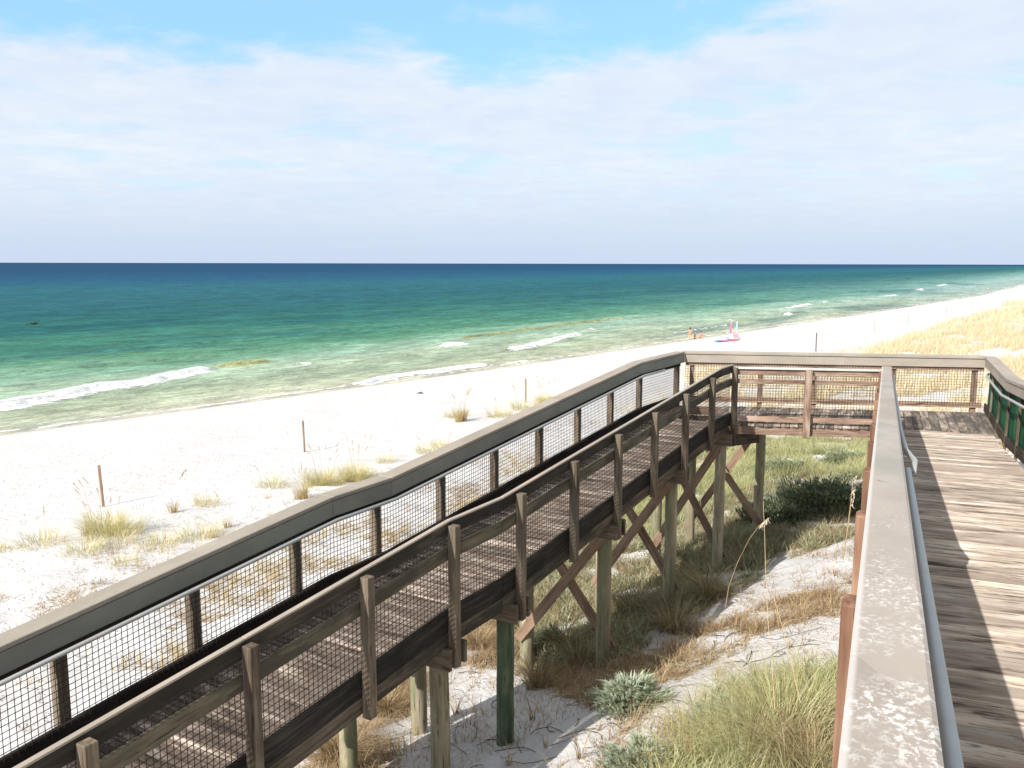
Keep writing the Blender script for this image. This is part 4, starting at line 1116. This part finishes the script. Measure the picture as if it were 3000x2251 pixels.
# upper ramp
up_ = empty('boardwalk_ramp', tuple(V3(d1 * 7 + n1 * 0.85, float(ground(*(d1 * 7)))))); tag(up_, 'upper boardwalk ramp of weathered cross planks leading down to the platform', 'boardwalk ramp')
HN = 1.05
M = MB(); s = -1.2
while s < bnd_s - 0.02:
    sk = 0.05
    M.bar(near_(s + .07, 0.02 + random.uniform(-.006, .006), -HN - 0.02), near_(s + .07 + 0.05 * 1.7, uR_in + random.uniform(-.006, .006), -HN - 0.02), V3(d1, 0), 0.129, 0.038)
    s += 0.1425
rel(M.build('deck', 'wood_deck', up_, 0.003))
for u_ in (0.03, 0.88, 1.72):
    M = MB(); strip(near_, [-1.2, SN, bnd_s], u_ - 0.019, u_ + 0.019, -1.28, -HN - 0.042, M, n1); rel(M.build('joist', 'wood_red', up_, 0.003))
for s_ in (2.4, 5.0, 8.4, 11.6, 14.6):
    for u_ in (0.25, 1.55):
        p = near_(s_, u_, 0); pile(up_, p, p[2] - 1.29, 'wood_pile')
# a darker board end sticking up at the join with the platform
rn_ = railing('railing', 'nearest railing, its broad pale cap speckled with white, running away beside the upper ramp', near_(6, 0, -HN))
uL = -0.032
J = [-1.2, 1.9, 4.30, 7.05, 10.3, 13.2, NRS + 0.08]
for i, (a, b) in enumerate(zip(J[:-1], J[1:])):
    # scarfed joints: the ends run slantwise across the cap
    M = MB(); sk0, sk1 = (0.30 if i else 0), (0.30 if i < len(J) - 2 else 0)
    vs = []; ls = []
    prof = [(-0.032, -0.040), (-0.032, -0.012), (-0.022, -0.001), (0.113, 0.0), (0.123, -0.006), (0.123, -0.040)]
    st = [a] + ([SN] if a < SN < b else []) + [b]
    for s_ in st:
        for (uu, dz) in prof:
            sh_ = 0
            if s_ == a: sh_ = -sk0 * (uu - uL) / 0.155
            if s_ == b: sh_ = -sk1 * (uu - uL) / 0.155 - 0.004
            vs.append(near_(s_ + sh_, uu, dz)); ls.append((s_ + sh_, uu, dz))
    m_p = len(prof); fs = []
    for k in range(len(st) - 1):
        for j in range(m_p): fs.append((k * m_p + j, k * m_p + (j + 1) % m_p, (k + 1) * m_p + (j + 1) % m_p, (k + 1) * m_p + j))
    fs += [tuple(range(m_p)), tuple(reversed(range((len(st) - 1) * m_p, len(st) * m_p)))]
    M.add(vs, fs, ls, [0.15, 0.2, 0.95, 0.1, 0.7, 0.3][i])
    rel(M.build('cap', 'cap_near', rn_, 0.0))
NS = [-1.2, SN, NRS]
M = MB(); strip(near_, NS, 0.088, 0.118, -0.20, -0.044, M, n1); rel(M.build('fascia', 'cap_near', rn_, 0.003))
M = MB(); strip(near_, NS, 0.010, 0.048, -0.26, -0.044, M, n1); rel(M.build('top_board', 'wood_dark', rn_, 0.003))
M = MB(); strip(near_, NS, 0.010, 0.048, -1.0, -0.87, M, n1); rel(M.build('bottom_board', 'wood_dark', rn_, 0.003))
sp = [2.46 + 1.22 * j for j in range(-3, 12)]
for s_ in sp:
    if s_ > NRS - 0.1: continue
    M = MB(); M.bar(near_(s_, -0.036, -1.45), near_(s_, -0.036, -0.055), n1, 0.070, 0.089); po_ = rel(M.build('post', 'wood_pile_red', rn_, 0.009))
    for k_, dz in enumerate((-0.42, -0.60)):
        M = MB()
        s2_ = s_ - 0.03 + random.uniform(-.02, .02); L_ = random.choice((0.02, 0.05, 0.075))
        M.cyl(near_(s2_, -0.07, dz), near_(s2_, -0.082 - L_, dz), 0.008, n=8)
        M.cyl(near_(s2_, -0.071, dz), near_(s2_, -0.082, dz), 0.016, n=6)
        b_ = M.build('bolt', 'bolt', po_); b_.matrix_parent_inverse = Matrix.Translation(-Vector(rn_.location))
def fabric(pf, a, b, nn, z0, z1, root, bow=0.0):
    st = np.arange(a, b, 0.12); vs = []; ls = []
    zl_ = np.linspace(z0, z1, 6)
    for s_ in st:
        for z_ in zl_:
            k_ = bow * math.sin(s_ * 5.1) * math.sin((z_ - z0) / (z1 - z0) * 3.14)
            vs.append(pf(s_, nn + k_ + 0.012 * math.sin(s_ * 11), z_)); ls.append((s_, 0, z_))
    for s_ in st:
        for z_ in zl_:
            k_ = bow * math.sin(s_ * 5.1) * math.sin((z_ - z0) / (z1 - z0) * 3.14)
            vs.append(pf(s_, nn + k_ + 0.012 * math.sin(s_ * 11) + 0.002, z_)); ls.append((s_, 0, z_))
    fs = []; n_ = len(st); o_ = n_ * 6
    for i in range(n_ - 1):
        for j in range(5):
            a_ = i * 6 + j; fs.append((a_, a_ + 1, a_ + 7, a_ + 6)); fs.append((o_ + a_, o_ + a_ + 6, o_ + a_ + 7, o_ + a_ + 1))
    M = MB(); M.add(vs, fs, ls, 0.5); return rel(M.build('screen', 'screen_fabric', root, smooth=True))
fabric(near_, -1.2, NRS, 0.056, -0.90, -0.15, rn_)  # unseen screen, added so the rail throws a solid shadow on the deck
# two lengths of handrail, the farther one ending in a return bend
HB = 5.95
lower_end = [near_(HB + 0.02, 0.07, -0.30), near_(HB - 0.04, 0.15, -0.27), near_(HB - 0.10, 0.205, -0.20), near_(HB + 0.05, 0.215, -0.145), near_(HB + 0.4, 0.165, -0.12)]
M = MB(); M.tube(lower_end + [near_(s_, 0.150, -0.115) for s_ in (7.5, 10, 13, SN, NRS - 0.25)], 0.0185, 12); h1_ = rel(M.build('handrail', 'steel', rn_, smooth=True))
M = MB(); M.tube([near_(s_, 0.156, -0.115) for s_ in (-1.2, 1, 3, 4.6, 5.3)] + [near_(5.75, 0.170, -0.17), near_(5.9, 0.16, -0.26), near_(5.93, 0.07, -0.30)], 0.0205, 12); h2_ = rel(M.build('handrail', 'steel', rn_, smooth=True))
for s_ in sp:
    if 5 < s_ < 6.4 or s_ > NRS - 0.5: continue
    bracket(near_, s_, 0.10, 0.146, -0.24, -0.17, h2_ if s_ < 5.6 else h1_, rn_)

# landward railing of the upper ramp, hung with green screen fabric
def nr2(s, u, dz):       # carries on level over the platform to the far corner
    p = d1 * s + n1 * u; return V3(p, znear(s) + dz)
rr_ = railing('railing', 'landward railing of the upper ramp, with green fabric screen, tan posts and metal handrail', nr2(14, 1.75, -HN))
uC = 1.75
sE = float((C + fd * RC) @ d1) + 0.05
uE = float((C + fd * RC) @ n1)
def side(s, nn, dz):     # the rail leaves the far corner and settles to the ramp side
    u_ = uC + (uE - uC) * float(ss(s, SN, sE)) ; return nr2(s, u_ + nn, dz + (0.0 if s < SN else (ZC + 0.045 - znear(SN)) * float(ss(s, SN, sE))))
RS = [-1.0, 3.0, 7.5, 12.0, SN, SN + 1.2, SN + 2.4, sE]
for a, b in zip(RS[:-1], RS[1:]):
    M = MB(); M.vbar(side(a + .001, 0.085, -0.018), side(b - .001, 0.085, -0.018), n1, 0.20, 0.05); rel(M.build('cap', 'cap_platform', rr_, 0.005))
M = MB(); strip(side, RS, 0.0, 0.030, -0.19, -0.045, M, n1); rel(M.build('fascia', 'cap_platform', rr_, 0.003))
M = MB(); strip(side, RS, 0.035, 0.073, -0.22, -0.045, M, n1); rel(M.build('top_board', 'wood_dark', rr_, 0.003))
M = MB(); strip(side, RS, 0.035, 0.073, -1.05, -0.90, M, n1); rel(M.build('bottom_board', 'wood_dark', rr_, 0.003))
for s_ in np.arange(0.6, sE - 0.3, 1.22):
    M = MB(); M.bar(side(s_, 0.045, -1.25), side(s_, 0.06, -0.15), n1, 0.035, 0.060); rel(M.build('post', 'wood_post', rr_, 0.005))
fabric(side, -1.0, sE - 0.02, 0.095, -1.02, -0.16, rr_, 0.015)
M = MB(); hs_ = [s_ for s_ in (2, 6, 10, 13, SN, SN + 1.2)]
M.tube([side(s_, -0.055, -0.26) for s_ in hs_] + [side(sE - 1.0, -0.05, -0.26), side(sE - 0.75, 0.0, -0.25)], 0.0195, 12); h3_ = rel(M.build('handrail', 'steel', rr_, smooth=True))
for s_ in np.arange(0.6, sE - 1.0, 0.82): bracket(side, s_, 0.03, -0.055, -0.36, -0.28, h3_, rr_)

# ------------------------------------------------------------------ stakes along the foot of the dune
STK = [((304, 1485), 1.28, 0.08, 'wood_stake', (-0.05, 0.0), 'nearest brown stake, leaning left above a grass clump'),
       ((893, 1325), 1.25, 0.07, 'wood_stake', (-0.035, 0.0), 'second brown stake, standing behind tall seed heads'),
       ((1540, 1180), 1.28, 0.08, 'wood_stake', (-0.01, 0.0), 'third stake, upright above the golden clump near the ramp rail'),
       ((2390, 1030), 1.55, 0.08, 'wood_post', (0, 0), 'thin grey stake beside a seed stalk behind the platform'),
       ((2561, 973), 1.25, 0.05, 'wood_stake_far', (0, 0), 'distant grey stake, next beyond the one behind the platform'),
       ((2660, 953), 1.25, 0.05, 'wood_stake_far', (0, 0), 'distant brown stake at the sea side of the golden dune'),
       ((2771, 928), 1.2, 0.05, 'wood_stake_far', (0, 0), 'faint stake midway between the distant brown one and the last one'),
       ((2847, 908), 1.2, 0.05, 'wood_stake_far', (0, 0), 'farthest faint stake, near the end of the beach'),]
for (px, py), h, w_, mt, ln, lab in STK:
    gx, gy, gz = unproject_ground(px, py)
    M = MB(); M.bar((0, 0, -0.3), (ln[0] * h, ln[1] * h, h), (1, 0.3, 0), w_, w_ * 0.8)
    M.bar((ln[0] * h * .985, 0, h * 0.985), (ln[0] * h, ln[1] * h, h + 0.012), (1, 0.3, 0), w_ * 0.8, w_ * 0.6)
    o = M.build('wooden_stake', mt, None, 0.004); o.location = (gx, gy, gz); o.rotation_euler[2] = 0.4
    tag(o, lab, 'stake', 'stakes along the foot of the dune')

# ------------------------------------------------------------------ people on the beach
def skin_body(name, nodes, edges, mat, parent=None, sub=2):
    """nodes: {key: ((x, y, z), radius)}; first node is the root"""
    keys = list(nodes); me = bpy.data.meshes.new(name)
    me.from_pydata([nodes[k][0] for k in keys], [(keys.index(a), keys.index(b)) for a, b in edges], []); me.update()
    o = bpy.data.objects.new(name, me); link(o, parent)
    sk = o.modifiers.new('skin', 'SKIN')
    for i, k in enumerate(keys):
        r_ = nodes[k][1]; me.skin_vertices[0].data[i].radius = (r_, r_) if not isinstance(r_, tuple) else r_
        me.skin_vertices[0].data[i].use_root = (i == 0)
    o.modifiers.new('sub', 'SUBSURF').levels = sub; o.modifiers['sub'].render_levels = sub
    dg = bpy.context.evaluated_depsgraph_get(); m2 = bpy.data.meshes.new_from_object(o.evaluated_get(dg))
    o.modifiers.clear(); o.data = m2; m2.materials.clear(); m2.materials.append(MAT[mat])
    for p in m2.polygons: p.use_smooth = True
    return o
def blob(name, c, rad, mat, parent, sq=None):
    bm = bmesh.new(); bmesh.ops.create_icosphere(bm, subdivisions=3, radius=1.0)
    for v_ in bm.verts:
        v_.co = Vector((c[0] + v_.co.x * rad[0], c[1] + v_.co.y * rad[1], c[2] + v_.co.z * rad[2]))
        if sq: v_.co = Vector(sq(v_.co))
    me = bpy.data.meshes.new(name); bm.to_mesh(me); bm.free(); me.materials.append(MAT[mat])
    for p in me.polygons: p.use_smooth = True
    return link(bpy.data.objects.new(name, me), parent)
def hand_nodes(nodes, edges, pre, wrist, dr, k):
    wx, wy, wz = wrist
    nodes[pre + 'palm'] = ((wx + dr[0] * .05 * k, wy + dr[1] * .05 * k, wz + dr[2] * .05 * k), .026 * k); edges.append((pre + 'wr', pre + 'palm'))
    for i, (o_, L_) in enumerate(((-.024, .07), (-.008, .082), (.008, .078), (.024, .06))):
        nodes[pre + 'f%d' % i] = ((wx + dr[0] * (.05 + L_) * k, wy + dr[1] * (.05 + L_) * k + o_ * k, wz + dr[2] * (.05 + L_) * k), .009 * k); edges.append((pre + 'palm', pre + 'f%d' % i))
    nodes[pre + 'th'] = ((wx + dr[0] * .06 * k + .03 * k, wy + .04 * k, wz + dr[2] * .06 * k), .010 * k); edges.append((pre + 'palm', pre + 'th'))
def person(loc, rot, k, pose, lab, hair, suit, hairlong=True, lower='swim'):
    root = empty('person', loc); root.rotation_euler[2] = rot; tag(root, lab, 'person')
    n_ = {}; e_ = []
    if pose == 'stand':
        n_ = {'pelvis': ((0, 0, .52), .085), 'waist': ((0, .005, .62), .070), 'chest': ((0, .01, .74), .082), 'neck': ((0, .005, .845), .030), 'head0': ((0, -.008, .89), .050), 'head1': ((0, -.012, .945), .058), 'head2': ((0, -.005, .985), .036),
              'hl': ((-.055, 0, .49), .062), 'kl': ((-.06, -.012, .28), .038), 'cl': ((-.062, .01, .17), .034), 'al': ((-.062, .01, .045), .021), 'tl': ((-.068, -.06, .015), .016),
              'hr': ((.055, 0, .49), .062), 'kr': ((.055, -.03, .285), .038), 'cr': ((.06, .0, .17), .034), 'ar': ((.07, .01, .045), .021), 'tr': ((.085, -.06, .015), .016),
              'sl': ((-.105, .005, .80), .034), 'el': ((-.145, .02, .64), .023), 'lwr': ((-.135, -.03, .51), .015),
              'sr': ((.105, .005, .80), .034), 'er': ((.15, .02, .65), .023), 'rwr': ((.16, -.03, .52), .015)}
        hd = (0, -.015, .945)
    elif pose == 'sit':
        n_ = {'pelvis': ((0, .02, .09), .085), 'waist': ((0, .03, .20), .072), 'chest': ((0, .01, .32), .082), 'neck': ((0, -.005, .42), .030), 'head0': ((0, -.02, .465), .050), 'head1': ((0, -.02, .52), .058), 'head2': ((0, -.01, .56), .036),
              'hl': ((-.07, -.02, .08), .062), 'kl': ((-.10, -.22, .20), .040), 'cl': ((-.11, -.30, .11), .034), 'al': ((-.11, -.37, .03), .021), 'tl': ((-.12, -.44, .02), .016),
              'hr': ((.07, -.02, .08), .062), 'kr': ((.11, -.22, .18), .040), 'cr': ((.13, -.31, .10), .034), 'ar': ((.13, -.38, .03), .021), 'tr': ((.14, -.45, .02), .016),
              'sl': ((-.105, .0, .38), .034), 'el': ((-.16, -.04, .25), .023), 'lwr': ((-.12, -.17, .20), .015),
              'sr': ((.105, .0, .38), .034), 'er': ((.17, .05, .25), .023), 'rwr': ((.19, .08, .10), .015)}
        hd = (0, -.025, .52)
    else:  # bending forward towards -y
        n_ = {'pelvis': ((0, .05, .50), .088), 'waist': ((0, -.05, .55), .076), 'chest': ((0, -.18, .58), .086), 'neck': ((0, -.28, .57), .032), 'head0': ((0, -.325, .55), .050), 'head1': ((0, -.36, .52), .058), 'head2': ((0, -.38, .49), .036),
              'hl': ((-.055, .05, .47), .064), 'kl': ((-.07, -.02, .27), .040), 'cl': ((-.07, .03, .16), .034), 'al': ((-.07, .05, .045), .021), 'tl': ((-.075, -.02, .015), .016),
              'hr': ((.055, .05, .47), .064), 'kr': ((.07, .0, .27), .040), 'cr': ((.07, .05, .16), .034), 'ar': ((.07, .06, .045), .021), 'tr': ((.08, -.01, .015), .016),
              'sl': ((-.105, -.23, .56), .034), 'el': ((-.12, -.26, .42), .023), 'lwr': ((-.08, -.31, .30), .015),
              'sr': ((.105, -.23, .56), .034), 'er': ((.12, -.26, .42), .023), 'rwr': ((.08, -.31, .29), .015)}
        hd = (0, -.365, .52)
    e_ = [('pelvis', 'waist'), ('waist', 'chest'), ('chest', 'neck'), ('neck', 'head0'), ('head0', 'head1'), ('head1', 'head2'),
          ('pelvis', 'hl'), ('hl', 'kl'), ('kl', 'cl'), ('cl', 'al'), ('al', 'tl'), ('pelvis', 'hr'), ('hr', 'kr'), ('kr', 'cr'), ('cr', 'ar'), ('ar', 'tr'),
          ('chest', 'sl'), ('sl', 'el'), ('el', 'lwr'), ('chest', 'sr'), ('sr', 'er'), ('er', 'rwr')]
    for pre in ('l', 'r'): hand_nodes(n_, e_, pre, n_[pre + 'wr'][0], (0, -.2, -.95), 1.0)
    n_ = {a: (tuple(c_ * k for c_ in p), r_ * k) for a, (p, r_) in n_.items()}
    skin_body('body', n_, e_, 'skin', root)
    hx, hy, hz = [c_ * k for c_ in hd]
    def hs_(c_):
        if hairlong and c_.z < hz - 0.01: return (c_.x * 1.15, c_.y + .01, c_.z - (hz - c_.z) * 1.6)
        return c_
    blob('hair', (hx, hy + .018 * k, hz + .012 * k), (.066 * k, .062 * k, .066 * k), hair, root, hs_)
    wz = n_['waist'][0]; pz = n_['pelvis'][0]; cz = n_['chest'][0]
    blob('swim_bottom', (pz[0], pz[1], pz[2] - .012 * k), (.128 * k, .098 * k, .062 * k), suit, root)
    if lower == 'shirt':
        blob('shirt', ((cz[0] + wz[0]) / 2, (cz[1] + wz[1]) / 2, (cz[2] + wz[2]) / 2), (.125 * k, .14 * k, .11 * k), 'cloth_white', root)
    else:
        blob('swim_top', (cz[0], cz[1], cz[2] - .01 * k), (.105 * k, .097 * k, .034 * k), suit, root)
    return root
def beach(px, py):
    x_, y_, z_ = unproject_ground(px, py); return (x_, y_, max(z_, 0.0))
person(beach(2021, 996), 2.9, 1.50, 'stand', 'standing girl in an orange swimsuit with long dark hair at the water edge', 'hair', 'swimwear_orange')
person(beach(2036, 994), 0.6, 1.42, 'sit', 'fair haired child sitting low at the water edge beside the standing girl', 'hair_blond', 'swimwear_orange', False)
person(beach(2053, 992), -0.5, 1.5, 'sit', 'child in red swimwear sitting on the wet sand, farther from the standing girl', 'hair', 'swimwear_red', False)
person(beach(2893, 857), -1.3, 1.75, 'bend', 'distant person in a white top bending over at the water edge', 'hair', 'swimwear_red', False, 'shirt')

def umbrella(loc, h, mat, lab, lean, tipmat):
    root = empty('beach_umbrella', loc); tag(root, lab, 'beach umbrella', 'closed beach umbrellas'); root.rotation_euler = (0, lean, 0)
    M = MB(); M.cyl((0, 0, -0.2), (0, 0, h), 0.018, n=10); M.build('pole', 'cloth_white', root)
    M = MB(); n_ = 16; vs = []; fs = []
    prof = [(h * .99, .015), (h * .93, .04), (h * .72, .085), (h * .52, .12), (h * .40, .11), (h * .36, .06)]
    for z_, r_ in prof:
        for i in range(n_):
            a = 6.283 * i / n_; rr = r_ * (1.0 if i % 2 else 0.62); vs.append((rr * math.cos(a), rr * math.sin(a), z_ + (0.03 if i % 2 else 0)))
    for k in range(len(prof) - 1):
        for i in range(n_): fs.append((k * n_ + i, k * n_ + (i + 1) % n_, (k + 1) * n_ + (i + 1) % n_, (k + 1) * n_ + i))
    M.add(vs, fs, vs, .5); M.build('canopy', mat, root)
    blob('canopy_tip', (0, 0, h * .93), (.065, .065, .15), tipmat, root)
umbrella(beach(2138, 998), 2.15, 'cloth_pink', 'closed pink umbrella stuck upright in the sand above the beach things', R(3), 'cloth_palepink')
umbrella(beach(2157, 983), 1.7, 'cloth_skyblue', 'closed blue and white umbrella at the water edge behind the pink one', R(2), 'cloth_white')

def towel(px, py, w_, l_, mat, lab, rot):
    x_, y_, z_ = beach(px, py); M = MB(); vs = []; fs = []
    nx, ny = 10, 14
    for i in range(nx):
        for j in range(ny):
            u_, v_ = i / (nx - 1) - .5, j / (ny - 1) - .5
            vs.append((u_ * w_, v_ * l_, 0.05 + 0.05 * fbm(np.array([u_ * 4 + 3.0]), np.array([v_ * 5 + 2.0]), 5, 2)[0]))
    n_ = len(vs); vs += [(a, b, c_ - 0.04) for a, b, c_ in vs]
    for i in range(nx - 1):
        for j in range(ny - 1):
            a = i * ny + j; fs.append((a, a + 1, a + ny + 1, a + ny)); fs.append((n_ + a, n_ + a + ny, n_ + a + ny + 1, n_ + a + 1))
    M.add(vs, fs, vs, .5); o = M.build('beach_towel', mat, None, smooth=True); o.location = (x_, y_, z_); o.rotation_euler[2] = rot; tag(o, lab, 'towel')
def bag(px, py, s_, mat, lab):
    x_, y_, z_ = beach(px, py); root = empty('beach_bag', (x_, y_, z_)); tag(root, lab, 'bag')
    M = MB(); vs = []; fs = []; n_ = 12
    for z2, a_, b_ in ((0, .26, .14), (.12, .30, .17), (.3, .27, .12), (.33, .24, .06)):
        for i in range(n_): q_ = 6.283 * i / n_; vs.append((a_ * s_ * math.cos(q_), b_ * s_ * math.sin(q_), z2 * s_))
    for k in range(3):
        for i in range(n_): fs.append((k * n_ + i, k * n_ + (i + 1) % n_, (k + 1) * n_ + (i + 1) % n_, (k + 1) * n_ + i))
    fs += [tuple(range(n_)), tuple(range(3 * n_, 4 * n_))]
    M.add(vs, fs, vs, .5); M.build('bag_body', mat, root, smooth=True)
    M = MB(); M.tube([(-.15 * s_, 0, .3 * s_), (-.1 * s_, 0, .48 * s_), (.1 * s_, 0, .48 * s_), (.15 * s_, 0, .3 * s_)], .015, 6); M.build('handle', mat, root)
towel(2122, 1001, 1.3, 1.9, 'cloth_blue', 'blue patterned towel left of the pink umbrella', 1.1)
bag(2124, 998, 1.3, 'cloth_skyblue', 'pale blue beach bag on the blue towel')
towel(2138, 1000, 1.0, 1.7, 'swimwear_red', 'red orange towel at the foot of the pink umbrella', 1.3)
towel(2149, 998, 0.8, 1.2, 'cloth_dark', 'dark mat between the red towel and the pink chair', 1.2)
x_, y_, z_ = beach(2159, 996)
ch = empty('beach_chair', (x_, y_, z_)); tag(ch, 'low pink beach chair right of the pink umbrella', 'beach chair'); ch.rotation_euler[2] = 2.5
M = MB(); M.bar((-.26, 0, .20), (.26, 0, .20), (0, 1, 0), .48, .03); M.build('seat', 'cloth_palepink', ch)
M = MB(); M.bar((-.26, .36, .46), (.26, .36, .46), (0, .5, 1), .60, .03); M.build('backrest', 'cloth_palepink', ch)
for sx in (-1, 1):
    M = MB(); M.tube([(sx * .28, -.28, 0), (sx * .28, .22, .22), (sx * .28, .50, .78)], .016, 6); M.build('leg', 'steel', ch)
    M = MB(); M.tube([(sx * .28, .40, 0), (sx * .28, -.22, .25), (sx * .28, -.22, .38), (sx * .28, .25, .40)], .016, 6); M.build('leg', 'steel', ch)

# ------------------------------------------------------------------ bird gliding over the sea
r_ = ray(98, 949); p = r_ * (78 / r_[1]) + np.array([0, 0, CAMZ])
bird = empty('bird', tuple(p)); tag(bird, 'dark seabird gliding low over the green water with wings spread', 'bird')
B_n = {'b': ((0, 0, 0), .10), 'c': ((.02, .22, .01), .075), 'n': ((.03, .36, .05), .035), 'h': ((.03, .45, .07), .042), 'k': ((.03, .62, .03), .010), 't': ((-.01, -.25, 0), .045), 't2': ((-.02, -.42, .0), (.07, .012)),
       'w1': ((-.22, .08, .10), (.075, .022)), 'w2': ((-.48, .12, .12), (.065, .015)), 'w3': ((-.80, -.02, -.04), (.03, .008)),
       'v1': ((.22, .08, .10), (.075, .022)), 'v2': ((.48, .12, .18), (.065, .015)), 'v3': ((.80, -.02, .26), (.03, .008))}
bb = skin_body('body', B_n, [('b', 'c'), ('c', 'n'), ('n', 'h'), ('h', 'k'), ('b', 't'), ('t', 't2'), ('b', 'w1'), ('w1', 'w2'), ('w2', 'w3'), ('b', 'v1'), ('v1', 'v2'), ('v2', 'v3')], 'feather', bird, 2)
bird.rotation_euler = (R(-5), R(-8), R(-12)); bird.scale = (1.05,) * 3

# small pieces lying on the beach
for (px, py), s_, lab in [((1232, 1154), 0.2, 'small dark driftwood piece alone on the open beach')]:
    x_, y_, z_ = unproject_ground(px, py); M = MB()
    M.tube([(-s_, 0, .02), (-s_ * .3, .03, .06), (s_ * .4, -.02, .05), (s_, .05, .03)], [.02, .045, .04, .015], 7)
    M.tube([(0, 0, .05), (s_ * .3, .12, .14)], [.025, .01], 6)
    o = M.build('driftwood', 'wood_dark', None, smooth=True); o.location = (x_, y_, z_); tag(o, lab, 'driftwood')
